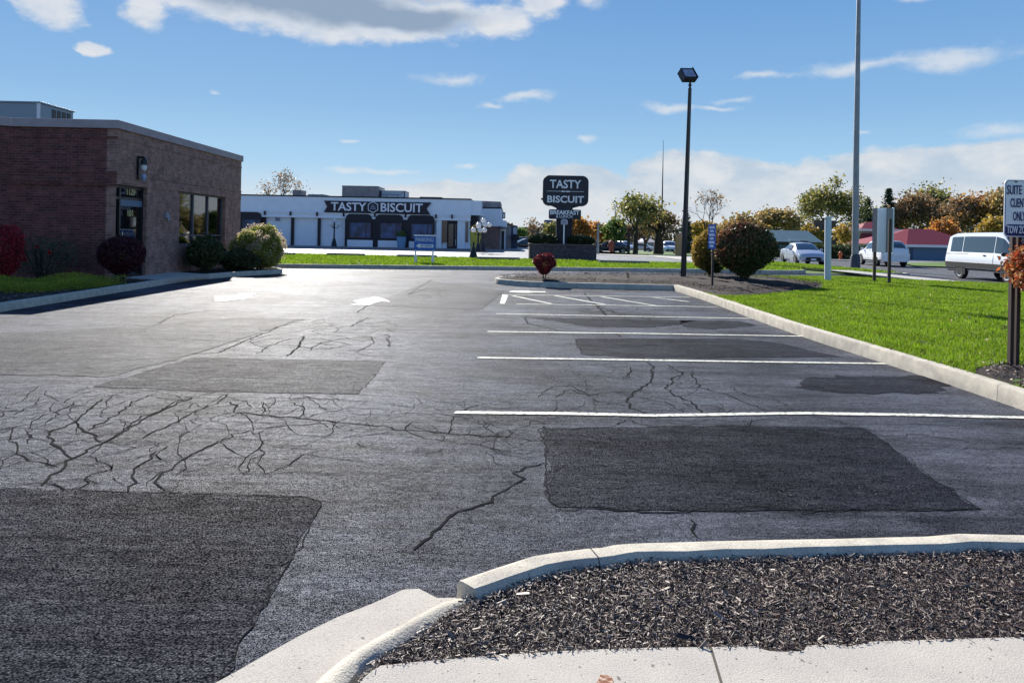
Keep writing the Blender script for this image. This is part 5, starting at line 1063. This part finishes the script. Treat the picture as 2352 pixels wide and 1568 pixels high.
# wheel stops along the far edge of the grass strip
ws0 = MB(); ws0.prism([(-1.5, 0), (1.5, 0), (1.38, .15), (-1.38, .15)], -.09, .09, axis='y')
stop0 = ws0.build('wheel_stop', mat('stop_concrete', (.20, .20, .19), .85), None, bevel=.01)
for i, (sx, sx2, sy, lab) in enumerate(((660, 748, 640, 'wheel stop beside the hydrangea, leftmost behind the grass strip'), (808, 922, 642, 'wheel stop behind the grass strip, left of the PARKING sign'), (986, 1098, 646, 'wheel stop right behind the PARKING sign'), (1190, 1302, 652, 'wheel stop behind the grass strip, between bell shaped post and red shrub'), (1500, 1620, 661, 'wheel stop behind the grass strip, right of the stone planter'))):
    o = stop0 if i == 0 else stop0.copy()
    if i: sc.collection.objects.link(o)
    p = G(*S((sx+sx2)/2, sy-4), .2); p2 = G(*S(sx2, sy-4), .2); o.location = (p.x, p.y, .17); o.rotation_euler.z = -.02; o.scale.x = (p2.x-p.x)/1.5; tag(o, lab, 'wheel stop', 'wheel stops behind the grass strip')
# ------------------------------------------------------------------ vehicles
tyre_m = mat('tyre', (.015, .015, .017), .8); rim_m = mat('rim', (.5, .51, .53), .3, .7); trim_b = mat('black_trim', (.02, .02, .022), .6); carglass = mat('car_glass', (.025, .035, .045), .04, spec=1., coat=1); red_l = mat('tail_lamp', (.35, .01, .02), .2, coat=1); head_l = mat('head_lamp', (.6, .65, .7), .1, spec=1)
def paint(n, c): return mat(n, c, .32, spec=.6, coat=.8)
SP = {
 # length stations: x, half width, z bottom, z belt, z top, half width at roof
 'sedan': dict(st=[(-2.25,.72,.42,.78,.80,.6),(-2.15,.82,.30,.92,.98,.7),(-1.75,.87,.26,.97,1.06,.66),(-1.25,.89,.24,.98,1.22,.60),(-.75,.90,.22,.96,1.40,.58),(-.1,.90,.22,.94,1.45,.59),(.35,.90,.22,.92,1.42,.60),(.75,.90,.22,.92,1.25,.64),(1.25,.89,.22,.90,.99,.72),(1.7,.87,.24,.82,.88,.70),(2.1,.82,.26,.68,.76,.62),(2.27,.70,.34,.58,.62,.5)],
               wr=.32, wx=(-1.35,1.38), tw=.8, ws=(6.25,7.9), rw=(2.1,3.8), side=(2.9,7.0), split=(4.7,)),
 'suv': dict(st=[(-2.3,.78,.46,.95,1.0,.62),(-2.24,.88,.36,1.06,1.16,.66),(-2.0,.91,.32,1.10,1.50,.64),(-1.65,.92,.30,1.10,1.66,.64),(-1.0,.92,.28,1.08,1.70,.66),(0,.92,.28,1.05,1.70,.67),(.5,.92,.28,1.04,1.63,.67),(.9,.92,.28,1.03,1.38,.70),(1.3,.91,.28,1.02,1.12,.76),(1.8,.89,.30,.96,1.02,.74),(2.15,.84,.32,.84,.92,.68),(2.3,.74,.40,.72,.76,.55)],
               wr=.36, wx=(-1.35,1.4), tw=.82, ws=(6.2,7.9), rw=(1.15,2.8), side=(2.3,6.9), split=(4.2,5.1)),
 'van': dict(st=[(-2.85,.90,.50,1.15,1.35,.78),(-2.80,.97,.42,1.15,1.75,.80),(-2.70,.99,.40,1.15,2.0,.80),(-2.3,1.0,.40,1.15,2.09,.80),(-1,1.0,.40,1.15,2.12,.81),(.8,1.0,.40,1.15,2.12,.81),(1.3,1.0,.40,1.13,2.02,.80),(1.7,.99,.40,1.10,1.68,.80),(2.05,.98,.40,1.08,1.28,.82),(2.35,.95,.40,1.02,1.14,.78),(2.6,.90,.42,.86,.94,.70),(2.72,.78,.48,.72,.76,.6)],
               wr=.37, wx=(-1.62,1.72), tw=.88, ws=(6.1,8.0), rw=(.3,1.6), side=(2.6,8.0), split=(3.6,5.0,6.05))}
def vehicle(kind, name, label, cat, body_m, loc, rz, group=None, plate=True, detail=True):
    s = SP[kind]; st = s['st']; t = thing(name, label, cat, loc, rz, group)
    def ring(S_):
        x, w_, zb, zk, zt, wr_ = S_; wm = w_; tp = zt-zk
        return [(x, w_*.88, zb), (x, w_*.985, zb+.12), (x, w_*1.0, (zb+zk)/2+.05), (x, w_*.975, zk-.05), (x, w_*.95, zk), (x, wr_+(w_*.95-wr_)*.12, zt-min(.1, tp*.5)), (x, wr_*.86, zt-.015), (x, 0, zt+.012)]
    def lerp_st(a):
        i = min(int(a), len(st)-2); f = a-i; return tuple(st[i][j]*(1-f)+st[i+1][j]*f for j in range(6))
    def Pt(a, k, sd=1):
        r = ring(lerp_st(a)); j = min(int(k), 6); f = k-j; p = Vector(r[j])*(1-f)+Vector(r[j+1])*f; p.y *= sd; return p
    NA = (len(st)-1)*3; vs = []
    for i in range(NA+1):
        r = ring(lerp_st(i/3)); vs += [(p[0], p[1], p[2]) for p in r]+[(p[0], -p[1], p[2]) for p in r[-2::-1]]
    n = 15; m = MB(); fs = [(i*n+j, i*n+j+1, (i+1)*n+j+1, (i+1)*n+j) for i in range(NA) for j in range(n-1)]+[(i*n, (i+1)*n, (i+1)*n+n-1, i*n+n-1) for i in range(NA)]
    fs += [tuple(range(n)), tuple(range(NA*n, NA*n+n))]; m.add(vs, fs); body = m.build('body', body_m, t, True)
    def patchm(a0, a1, k0, k1, sds, off=.012, na=8, nk=4, m=None, slope=0):
        m = m or MB()
        for sd in sds:
            g = []
            for i in range(na+1):
                for j in range(nk+1):
                    a = a0+(a1-a0)*i/na; k = k0+(k1-k0)*j/nk; a += slope*(j/nk)*(1 if i > na/2 else -1)*(-1)
                    p = Pt(a, k, sd); e = .02; d1 = Pt(min(a+e, len(st)-1.001), k, sd)-Pt(max(a-e, 0), k, sd); d2 = Pt(a, min(k+e, 7), sd)-Pt(a, max(k-e, 0), sd); nn = d1.cross(d2)
                    if nn.length < 1e-9: nn = Vector((0, 0, 1))
                    nn.normalize()
                    if nn.dot(p-Vector((p.x, 0, .8))) < 0: nn = -nn
                    g.append(p+nn*off)
            m.add(g, [(i*(nk+1)+j, i*(nk+1)+j+1, (i+1)*(nk+1)+j+1, (i+1)*(nk+1)+j) for i in range(na) for j in range(nk)])
        return m
    cuts = [s['side'][0]]+list(s['split'])+[s['side'][1]]
    for sd in (1, -1):
        for a, b in zip(cuts[:-1], cuts[1:]):
            first, last = a == cuts[0], b == cuts[-1]
            patchm(a+.03, b-.03-(.0 if not last else .35), 4.1, 4.9, (sd,), .01).build('side_window', carglass, t)
    def top(a0, a1, nm):
        m = MB(); g = []; na, nk = 5, 8
        for i in range(na+1):
            a = a0+(a1-a0)*i/na
            for j in range(nk+1):
                k = 5.25+j/nk*3.5; sd = 1; kk = k
                if k > 7: kk = 14-k; sd = -1
                p = Pt(a, min(kk, 7), sd); g.append(p+Vector(((1 if a0 > 5 else -1)*.01, 0, .012)))
        m.add(g, [(i*(nk+1)+j, i*(nk+1)+j+1, (i+1)*(nk+1)+j+1, (i+1)*(nk+1)+j) for i in range(na) for j in range(nk)]); return m.build(nm, carglass, t)
    top(s['ws'][0], s['ws'][1], 'windscreen'); top(s['rw'][0], s['rw'][1], 'rear_window')
    wr_ = s['wr']
    for wx in s['wx']:
        for sd in (1, -1):
            yo = s['tw']; w_ = thing('wheel', None, None); w_.parent = t; w_.location = (wx, sd*yo, wr_)
            m = MB(); m.lathe([(wr_*.62, -.1*1), (wr_*.9, -.115), (wr_, -.08), (wr_, .08), (wr_*.9, .115), (wr_*.62, .1)], (0, 0, 0), 18, 'y'); ty = m.build('tyre', tyre_m, w_, True)
            r = MB(); r.lathe([(wr_*.62, sd*.07), (wr_*.66, sd*.118), (wr_*.56, sd*.105), (wr_*.5, sd*.06), (.001, sd*.055)], (0, 0, 0), 18, 'y'); 
            for i in range(6):
                a = math.pi/3*i; c_, s2 = math.cos(a), math.sin(a); wsp = .035; r.add([(c_*.03-s2*wsp, sd*.09, s2*.03+c_*wsp), (c_*.03+s2*wsp, sd*.09, s2*.03-c_*wsp), (c_*wr_*.6+s2*wsp*.8, sd*.105, s2*wr_*.6-c_*wsp*.8), (c_*wr_*.6-s2*wsp*.8, sd*.105, s2*wr_*.6+c_*wsp*.8)], [(0, 1, 2, 3)])
            r.build('rim', rim_m, w_, False)
            a = MB(); P = [(wx+math.cos(q)*wr_*1.16, wr_+math.sin(q)*wr_*1.16) for q in np.linspace(-.35, math.pi+.35, 16)]; yy = s['st'][5][1]*.985; a.prism(P, sd*(yy-.12), sd*(yy+.006), axis='y'); a.build('wheel_arch', trim_b, t)
    L0, L1 = st[0][0], st[-1][0]; W0 = st[1][1]; zf = st[-2][3]; zr = st[1][3]
    for sd in (1, -1):
        patchm(len(st)-2.6, len(st)-1.35, 2.7, 3.9, (sd,), .012, 4, 3).build('headlight', head_l, t); patchm(.25, 1.15, 2.6, 3.9, (sd,), .012, 4, 3).build('tail_light', red_l, t)
        m = MB(); a = s['ws'][0]+.75; p = Pt(a, 4.0, sd); m.ball((p.x, p.y+sd*.14, p.z+.08), .1, 5, sx=.6, sy=1.1, sz=.9); m.box(p.x-.03, p.y, p.z, p.x+.03, p.y+sd*.1, p.z+.05); m.build('mirror', trim_b if kind == 'van' else body_m, t)
        sl_ = patchm(1.5, len(st)-2.5, .35, .95, (sd,), .014, 12, 2); sl_.build('sill', trim_b if kind != 'sedan' else body_m, t)
        for a in s['split'][-2:]:
            h_ = MB(); p = Pt(a-.35, 3.3, sd); h_.box(p.x-.09, p.y, p.z-.02, p.x+.09, p.y+sd*.035, p.z+.02); h_.build('door_handle', trim_b, t)
            patchm(a-.01, a+.01, 1, 4, (sd,), .006, 1, 5).build('door_seam', trim_b, t)
    g = MB(); wg = st[-2][1]*.55; g.box(L1-.06, -wg, zf*.55, L1+.02, wg, zf*.78); g.box(L1-.08, -wg*1.1, .32, L1+.015, wg*1.1, .45); g.build('grille', trim_b, t)
    g = MB(); g.box(L1+.021, -.16, zf*.5, L1+.03, .16, zf*.5+.1); g.build('number_plate', alu, t)
    g = MB(); g.box(L0-.04, -W0*.85, .34, L0+.1, W0*.85, .55); g.build('bumper', trim_b if kind == 'van' else body_m, t)
    g = MB(); g.box(L0-.03 if kind != 'van' else L0-.02, -.16, .72, L0-.01+.05, .16, .83); g.build('number_plate', alu, t)
    if kind == 'van':
        for sd in (1, -1):
            patchm(.6, 11-1.6, 1.05, 1.8, (sd,), .02, 16, 2).build('side_moulding', trim_b, t); m = MB(); p = Pt(1.0, 3.6, sd); q = Pt(4.0, 3.6, sd); m.box(p.x, p.y-.01, p.z-.02, q.x, p.y+sd*.03, p.z+.02); m.build('door_rail', trim_b, t)
    return t
white_p = paint('white_paint', (.78, .80, .84)); silver = paint('silver_paint', (.36, .41, .52)); 
yaw = math.atan2(-.985, .175)                      # heading towards the camera along the road
vehicle('van', 'passenger_van', 'white passenger van with a grey lower moulding, partly behind the red bush', 'van', white_p, (21.5, 32.3, 0), math.radians(-91))
vehicle('sedan', 'sedan_car', 'silver blue sedan with its front towards us, left of the white post', 'car', silver, (19.35, 49.3, 0), math.radians(-94))
vehicle('suv', 'white_suv', 'white SUV seen from behind, passing behind the V shaped sign', 'car', white_p, (24.95, 49.8, 0), math.radians(83))
carcols = {'navy': paint('navy_paint', (.015, .02, .06)), 'black': paint('black_paint', (.012, .012, .016)), 'red': paint('red_paint', (.5, .03, .03)), 'white': white_p}
def far_car(kind, name, label, col, u, v, rz): 
    p = GT(*S(u, v)); return vehicle(kind, name, label, 'car', carcols[col], (p.x, p.y, p.z), rz)
far_car('sedan', 'parked_car', 'dark navy sedan side on, far off right of the stone planter', 'navy', 1527, 631.5, math.pi)
far_car('suv', 'parked_car', 'white hatchback far off, just right of the navy sedan', 'white', 1562, 629.5, -1.1)
far_car('suv', 'parked_car', 'white parked car far off between two dark tree trunks', 'white', 1606, 628.5, -.4)
far_car('suv', 'parked_car', 'white SUV facing us beside the thick leaning tree trunk', 'white', 1672, 634.5, -math.pi/2-.15)
far_car('suv', 'parked_car', 'small red vehicle far off right of the square light pole', 'red', 1727, 629.5, 0)
far_car('suv', 'parked_car', 'black SUV parked by the grey end shop', 'black', 1292, 623.5, math.pi)
far_car('sedan', 'parked_car', 'dark car with a bright bonnet just left of the juniper', 'black', 1316, 625, math.pi+.3)
p = GT(*S(1365, 622)); rv = vehicle('van', 'box_van', 'long white van roof showing above the left juniper', 'van', white_p, (p.x, p.y+2, p.z), .1)
# ------------------------------------------------------------------ far buildings over the road
teal_m = mat('teal_roof', (.10, .20, .24), .7, var=.2, vscale=2); redr = mat('red_tile', (.27, .022, .038), .6, bump=.6, bscale=6, var=.3, vscale=8, stretch=(1, 1, 4)); blw = mat('blue_wall', (.12, .19, .28), .8, var=.1); gryw = mat('pale_wall', (.42, .46, .46), .8); fas = mat('fascia_white', (.75, .74, .74), .6)
Q4 = lambda x, y: S(2080+x/6.534, 480+y/6.534)
def far_base(u, v): return GT(*S(u, v))
def red_station():
    c = GT(*Q4(1255, 1115)); e = GT(*Q4(1890, 1122)); z = c.y; t = thing('red_roof_building', 'low blue building with a red hipped tile roof behind the van', 'building', (c.x, c.y, c.z))
    def q(x, y, zz=z): p = at(*Q4(x, y), zz); return p.x-c.x, p.y-c.z
    d = 8.; xw = q(2450, 0)[0]; eh = q(1270, 872)[1]; lw_ = q(1000, 0, z+9)[0]
    m = MB(); m.prism([(0, 0), (xw, .0), (xw, 10), (0, 10)], -.3, eh); m.build('wall', blw, t); m = MB(); m.box(-4.5, 2.5, -.3, -.02, 9.5, eh); m.box(-.9, -.05, -.3, .0, .3, eh, 0); m.build('side_wall', gryw, t)
    ap = q(1510, 655); ax = ap[0]; ah = ap[1]; m = MB(); o = .5; x0, x1, y0, y1 = -4.8, xw+o, -o, 10+o
    m.add([(x0+4.2, y0, eh+.1), (x1, y0, eh+.1), (x1, y1, eh+.1), (x0, y1, eh+.1), (x0, 3, eh+.1), (ax+.2, 4.5, ah+.5), (x1-5, 4.5, ah+.5)], [(0, 1, 6, 5), (1, 2, 6), (2, 3, 5, 6), (3, 4, 5), (4, 0, 5)]); m.build('roof', redr, t)
    m = MB(); m.box(x0+4.2, y0-.05, eh-.22, x1+.05, y0, eh+.14); m.prism([(x0, 3), (x0+4.2, y0), (x0+4.25, y0+.08), (x0+.05, 3.08)], eh-.22, eh+.14); m.build('fascia', fas, t)
    m = MB(); xx = q(1335, 0)[0]; m.box(xx-.04, -.04, 0, xx+.04, -.005, eh-.2); m.box(q(1275, 0)[0], -.05, 0, q(1300, 0)[0]+.25, -.005, eh-.4); m.build('door', mat('dark_blue', (.05, .08, .14), .6), t)
red_station()
def red_canopy():
    b = GT(*Q4(700, 1090)); z = b.y+4; t = thing('red_roof_building', 'small pavilion with red roof and curved red awning behind the V shaped sign', 'building', (b.x, z, b.z))
    q = lambda x, y: (lambda p: (p.x-b.x, p.y-b.z))(at(*Q4(x, y), z)); m = MB(); x0 = q(445, 0)[0]; x1 = q(1100, 0)[0]; m.box(x0, 0, -.3, x1, 6, q(700, 625)[1]); m.build('wall', gryw, t)
    m = MB(); m.box(q(240, 0)[0], -1, q(0, 628)[1], q(1135, 0)[0], 6.5, q(0, 592)[1]); m.build('fascia', fas, t)
    z0, z1 = q(0, 600)[1], q(0, 470)[1]; a, bb = q(440, 0)[0], q(1100, 0)[0]; m = MB(); m.add([(a, -.8, z0), (bb, -.8, z0), (bb, 6, z0), (a, 6, z0), (a+2.4, 2.5, z1), (bb-2, 2.5, z1)], [(0, 1, 5, 4), (1, 2, 5), (2, 3, 4, 5), (3, 0, 4)]); m.build('roof', redr, t)
    z0, z1 = q(0, 815)[1], q(0, 665)[1]; m = MB(); x0, x1 = q(448, 0)[0], q(720, 0)[0]; pr = [(-1.4, z0), (-1.3, (z0+z1)/2+.2), (-.8, z1-.05), (0, z1)]; m.add([(x0+(i*.15), p[0], p[1]) for i, p in enumerate(pr)]+[(x1, p[0], p[1]) for p in pr]+[(x0, 0, z0), (x1, 0, z0)], [(0, 1, 5, 4), (1, 2, 6, 5), (2, 3, 7, 6), (0, 8, 3, 2, 1), (4, 5, 6, 7, 9), (0, 4, 9, 8)]); m.build('awning', redr, t)
    m = MB(); m.box(x0-.05, -1.48, z0-.12, x1+.1, -1.4, z0+.02); m.build('awning_edge', fas, t)
    m = MB(); m.box(q(460, 0)[0], -.05, q(0, 1000)[1], q(640, 0)[0], 0, q(0, 860)[1]); m.build('window', carglass, t)
red_canopy()
def simple_building(name, label, sx0, sx1, sy_base, sy_eave, sy_top, wall_m, roof_m_, dz=0, depth=12, slope=.25, win=None):
    b = GT(*S((sx0+sx1)/2, sy_base)); z = b.y; q = lambda x, y: (lambda p: (p.x-b.x, p.y-b.z))(at(*S(x, y), z)); t = thing(name, label, 'building', (b.x, z, b.z)); x0, x1 = q(sx0, 0)[0], q(sx1, 0)[0]; mid = (sx0+sx1)/2; eh, th = q(mid, sy_eave)[1], q(mid, sy_top)[1]
    m = MB(); m.box(x0, 0, -.5, x1, depth, eh); m.build('wall', wall_m, t); m = MB(); i = (x1-x0)*slope; m.add([(x0-.4, -.4, eh), (x1+.4, -.4, eh), (x1+.4, depth+.4, eh), (x0-.4, depth+.4, eh), (x0+i, depth*.35, th), (x1-i, depth*.35, th), (x1-i, depth*.65, th), (x0+i, depth*.65, th)], [(0, 1, 5, 4), (1, 2, 6, 5), (2, 3, 7, 6), (3, 0, 4, 7), (4, 5, 6, 7), (0, 3, 2, 1)]); m.build('roof', roof_m_, t)
    if win:
        for (a, c, y0, y1, mm_) in win: m = MB(); m.box(q(a, 0)[0], -.08, q(a, y1)[1], q(c, 0)[0], -.005, q(a, y0)[1]); m.build('window', mm_, t)
    return t
simple_building('long_low_building', 'long low building with a blue green roof behind the silver sedan', 1945, 2062, 641, 605, 576, mat('teal_wall', (.10, .13, .14), .8), teal_m, slope=.06, win=[(1985, 2035, 598, 612, fas), (1950, 1982, 603, 612, dark), (2012, 2030, 602, 610, dark)])
simple_building('gabled_building', 'small blue roofed building behind the narrow blue sign', 1735, 1800, 630, 590, 569, mat('pale_teal_wall', (.30, .36, .38), .8), teal_m, slope=.05, win=[(1738, 1752, 592, 625, fas), (1757, 1790, 596, 612, dark)])
simple_building('distant_house', 'pale house among the trees left of the thick leaning trunk', 1622, 1652, 626, 606, 597, mat('house_wall', (.36, .34, .38), .8), mat('grey_roof', (.2, .2, .26), .8), slope=.2)
simple_building('green_building', 'far green building between the shops and the monument sign', 1296, 1326, 612, 585, 570, mat('green_wall', (.10, .20, .17), .8), mat('green_roof', (.08, .15, .13), .8), slope=.1)
def billboard():
    b = GT(*S(2075, 640)); z = b.y-2; q = lambda x, y: (lambda p: (p.x-b.x, p.y-b.z))(at(*S(x, y), z)); t = thing('stone_sign', 'square brown pebbled sign board with a dark band under it, behind the white post', 'sign', (b.x, z, b.z)); m = MB()
    m.box(q(2045, 0)[0], 0, q(0, 604)[1], q(2101, 0)[0], .5, q(2070, 551)[1]); m.build('board', mat('brown_board', (.17, .13, .13), .9, var=.4, vscale=4), t); m = MB(); m.box(q(2043, 0)[0], -.1, q(0, 613)[1], q(2104, 0)[0], .6, q(0, 604.5)[1]); o = m.build('band', navy, t)
    m = MB(); m.lathe([(.001, -.02), (.28, 0)], (q(2049, 0)[0], -.11, q(0, 608)[1]), 10, 'y'); m.build('emblem', mat('teal_emblem', (.1, .4, .35), .5), o)
    m = MB(); m.box(q(2055, 0)[0], .05, -.4, q(2094, 0)[0], .5, q(0, 613)[1]); m.build('base', mat('grey_base', (.2, .2, .2), .9), t)
billboard()
def pole_sign(label, sx0, sx1, sy0, sy1, sy_base, two=True):
    b = GT(*S((sx0+sx1)/2, sy_base)); z = b.y; q = lambda x, y: (lambda p: (p.x-b.x, p.y-b.z))(at(*S(x, y), z)); t = thing('pylon_sign', label, 'sign', (b.x, z, b.z)); x0, x1 = q(sx0, 0)[0], q(sx1, 0)[0]; z1, z0 = q(sx0, sy0)[1], q(sx0, sy1)[1]
    m = MB(); m.prism(rrect(x0, z0, x1, z1, (z1-z0)*.15), -.2, .2, axis='y'); p = m.build('panel', mat('sign_midblue', (.04, .10, .24), .5), t); m = MB(); m.box(x0*.75, -.22, z0+(z1-z0)*.15, x1*.85, -.205, z0+(z1-z0)*.45); m.build('marking', mat('light_marking', (.35, .5, .7), .5), p)
    m = MB(); m.ball((x1*.4, -.2, z0+(z1-z0)*.7), (z1-z0)*.12, 6, sy=.2); m.build('marking', dark, p)
    for x in (x0*.8, x1*.8) if two else (0,): m = MB(); m.box(x-.12, -.1, -.3, x+.12, .1, z0); m.build('post', navy, t)
pole_sign('blue panel sign on two dark posts left of the monument column', 1332, 1359, 567, 586, 612)
pole_sign('blue and white panel sign half hidden behind the monument column', 1371, 1398, 550, 566, 612)
# hydrants and small roadside things
def hydrant(label, u, v, h, mt, nm='fire_hydrant', cat='hydrant'):
    p = GT(*S(u, v)); t = MB(); t.lathe([(.16, 0), (.16, .06), (.11, .08), (.11, .5), (.15, .52), (.15, .58), (.1, .66), (.03, .72), (.03, .76)], (0, 0, 0), 10); t.tube([(-.2, 0, .42), (.2, 0, .42)], .055, 7); t.tube([(0, 0, .38), (0, -.2, .38)], .07, 7); o = t.build(nm, mt, None, True); o.location = p; o.scale = (h,)*3; tag(o, label, cat)
hydrant('faded red fire hydrant on the verge before the navy sedan', 1528, 633, 2.0, mat('hydrant_red', (.42, .10, .07), .6)); hydrant('orange hydrant below the dark hedge left of the tall pole', 2101, 649, 1.3, mat('hydrant_orange', (.55, .12, .04), .6))
p = GT(*S(1700, 639)); m = MB(); m.lathe([(.33, 0), (.36, .1), (.33, .35), (.35, .4), (.31, .75), (.33, .8), (.28, 1.15), (.2, 1.2), (.001, 1.21)], (0, 0, 0), 12); o = m.build('traffic_barrel', mat('pale_orange', (.6, .34, .18), .6), None, True); o.location = (p.x, p.y, p.z); o.scale = (1.5, 1.5, 1.9); tag(o, 'pale orange barrel half hidden behind the square light pole', 'barrel')
def thin_pole(name, label, u, v, vt, r, mt=None, r2=None, lean=0, cat='pole'):
    p = GT(*S(u, v)); h = at(*S(u, vt), p.y).y-p.z; m = MB(); m.tube([(0, 0, -.2), (lean*.5, 0, h*.5), (lean, 0, h)], [r, (r+(r2 or r))/2, r2 or r], 8); o = m.build(name, mt or MATS['galvanised'], None, True); o.location = p; tag(o, label, cat); return o
thin_pole('radio_mast', 'very thin tall mast rising behind the trees left of the light pole', 1653, 634, 350, .16, dark, .02)
thin_pole('street_pole', 'thin pale street pole by the orange tree', 1494, 636, 555, .12, None, .07)
thin_pole('street_pole', 'short black post on the verge beside the orange tree', 1501, 634, 611, .10, dark)
thin_pole('street_pole', 'black sign pole before the white hatchback', 1571, 636, 586, .14, dark)
thin_pole('street_pole', 'thin pale pole with its top above the green yellow tree', 1536, 631, 515, .09, None, .05)
# ------------------------------------------------------------------ trees
def tree_at(name, label, su, sv_base, sv_top, width_px, n, leaf, lm, z=None, **k):
    if z is None: p = GT(*S(su, sv_base))
    else: a = at(*S(su, 0), z); p = Vector((a.x, z, T(a.x, z)))
    h = at(*S(su, sv_top), p.y).y-p.z; cw = width_px*.91875/F*p.y
    return tree(name, label, (p.x, p.y, p.z), h, cw, n, leaf, lm, **k)
tree_at('bare_tree', 'nearly leafless tree top rising behind the restaurant roof', 712, 0, 418, 110, 500, .28, G_brn, z=100, seed=4, trunk_r=.28, fork=.3, depth=4, crown_lo=.5)
tree_at('oak_tree', 'open crowned tree with yellow green leaves behind the tall pole', 2078, 0, 446, 190, 6000, .34, G_oak, z=105, seed=9, trunk_r=.34, depth=4, fork=.25, clump=.55, crown_lo=.28)
tree_at('sparse_tree', 'slender almost bare young tree above the round bushes', 1786, 0, 462, 160, 150, .20, G_brn, z=58, seed=22, trunk_r=.11, fork=.42, depth=4, bm=bark_d, crown_lo=.4, clump=.3, spread=.5)
tree_at('street_tree', 'thin street tree with drooping green yellow leaves, right of the orange tree', 1588, 636, 488, 150, 2600, .30, G_oak, seed=31, trunk_r=.28, fork=.42, depth=4, bm=bark_d, crown_lo=.38, clump=.5)
tree_at('street_tree', 'multi stemmed dark tree with a thick leaning trunk by the white SUV', 1645, 637, 520, 110, 1100, .26, G_brn, seed=33, trunk_r=.55, fork=.5, depth=4, bm=bark_d, crown_lo=.4)
tree_at('street_tree', 'bushy green tree with low branches behind the navy sedan', 1532, 632, 548, 90, 2600, .30, G_grn, seed=35, trunk_r=.25, fork=.25, depth=3, crown_lo=.25)
def con_at(label, su, z, sv_top, wpx, n, seed, leaf=.4, lm=None):
    a = at(*S(su, sv_top), z); tz = T(a.x, z); conifer('conifer_tree', label, (a.x, z, tz), a.y-tz, wpx*.91875/F*z/2, n, leaf, lm or G_con, seed=seed)
con_at('pointed grey green spruce behind the square light pole', 1716, 95, 532, 60, 3400, 3, .32)
con_at('dark pointed conifer, the tallest between the tall pole and the van', 2222, 150, 472, 95, 5000, 4, .6)
con_at('dark conifer just left of the tallest one', 2170, 145, 498, 85, 4000, 5, .6)
tr = [('orange tree directly right of the monument column', 1455, 90, 548, 80, G_org, 2200, .45), ('amber tree behind the street pole, right of the orange tree', 1508, 100, 560, 70, G_org, 1600, .45),
      ('brown and olive tree behind the navy sedan', 1565, 140, 560, 110, G_brn, 2200, .6), ('golden tree low behind the street trees', 1625, 145, 552, 100, G_gold, 2200, .6),
      ('broad gold and olive tree crown behind the round bushes, its left half', 1870, 150, 536, 140, G_gold, 4200, .65), ('broad reddish gold tree crown left of the open crowned tree', 1950, 155, 528, 130, G_gold, 4200, .65), ('low yellow tree far behind the blue roofed building', 1775, 160, 554, 110, G_yel, 1800, .6),
      ('grey green bare looking tree right of the dark conifer', 2290, 150, 488, 120, G_brn, 4200, .6), ('tall dark green tree above the red hipped roof', 2345, 158, 470, 130, G_oak, 4600, .65), ('brown tree above the right end of the red hipped roof', 2405, 140, 500, 120, G_brn, 4200, .6),
      ('orange brown tree above the van', 2465, 140, 494, 110, G_org, 3800, .6), ('tall yellow green tree at the right edge behind the tow zone sign', 2530, 135, 474, 130, G_gold, 4200, .6), ('dark tree filling in behind the pavilion', 2225, 165, 515, 120, G_oak, 3600, .65),
      ('orange maple low over the red hipped roof', 2370, 112, 552, 90, G_org, 2200, .45), ('yellow bush tree low left of the van top', 2490, 120, 545, 90, G_yel, 2200, .5), ('small yellow tree beside the pale signs left of the tall pole', 2118, 92, 558, 34, G_yel, 1200, .3), ('yellow green low tree behind the brown sign board', 2040, 165, 560, 80, G_yel, 1500, .6), ('dark green tree by the far green building', 1306, 150, 570, 60, G_grn, 1200, .6), ('small bare tree behind the blue panel sign', 1343, 120, 542, 36, G_brn, 160, .35), ('dark low tree left of the monument column', 1392, 115, 556, 50, G_oak, 900, .5)]
for i, (lab, su, z, sv, wpx, lm, n, lf) in enumerate(tr):
    low = lm in (G_gold,) or 'bare' in lab
    tree_at('autumn_tree' if lm in (G_org, G_yel, G_gold, G_brn) else 'green_tree', lab, su, 0, sv, wpx, n, lf, lm, z=z, seed=50+i, trunk_r=.25, fork=.22, depth=3, crown_lo=.12, clump=(at(*S(su, sv), z).y)*.1, group='trees beyond the road')
# hedge and far wood
def box_shrub(name, label, p, sx, sy, h, n, leaf, lm):
    P = rng.uniform((-sx/2, -sy/2, 0), (sx/2, sy/2, h), (n, 3)); P[:, 2] *= 1-.25*rng.random(n)*np.abs(np.sin(P[:, 0]*1.7)); o = leaf_mesh(name, P, leaf, lm, None); o.location = p; tag(o, label, 'hedge')
p = GT(*S(2090, 648)); box_shrub('hedge', 'long dark clipped hedge behind the white post', (p.x+1.5, p.y, p.z), 8.5, 1.6, 1.75, 7000, .25, G_dark)
p = GT(*S(1925, 642)); box_shrub('hedge', 'low dark hedge left of the silver sedan', (p.x, p.y, p.z), 4, 1.5, 1.0, 3000, .2, G_dark)
W_ = []
for i in range(95):
    u = -200+i*32+random.uniform(-10, 10)
    if 560 < u < 1180: pass
    z = random.uniform(235, 270); a = at(*S(u, 0), z); h = random.uniform(5, 9)+(3.5 if u > 2050 else 0); W_.append(clump_shell(420, (a.x, z), random.uniform(4, 6.5), T(a.x, z)-1, T(a.x, z)+h, seed=i, bottom=1))
wood = leaf_mesh('far_wood', np.concatenate(W_), 1.3, leafmat('leaf_far', [(.07, .08, .04), (.14, .11, .06), (.20, .13, .07), (.06, .07, .05), (.10, .11, .05)], .2), None); tag(wood, kind='stuff')
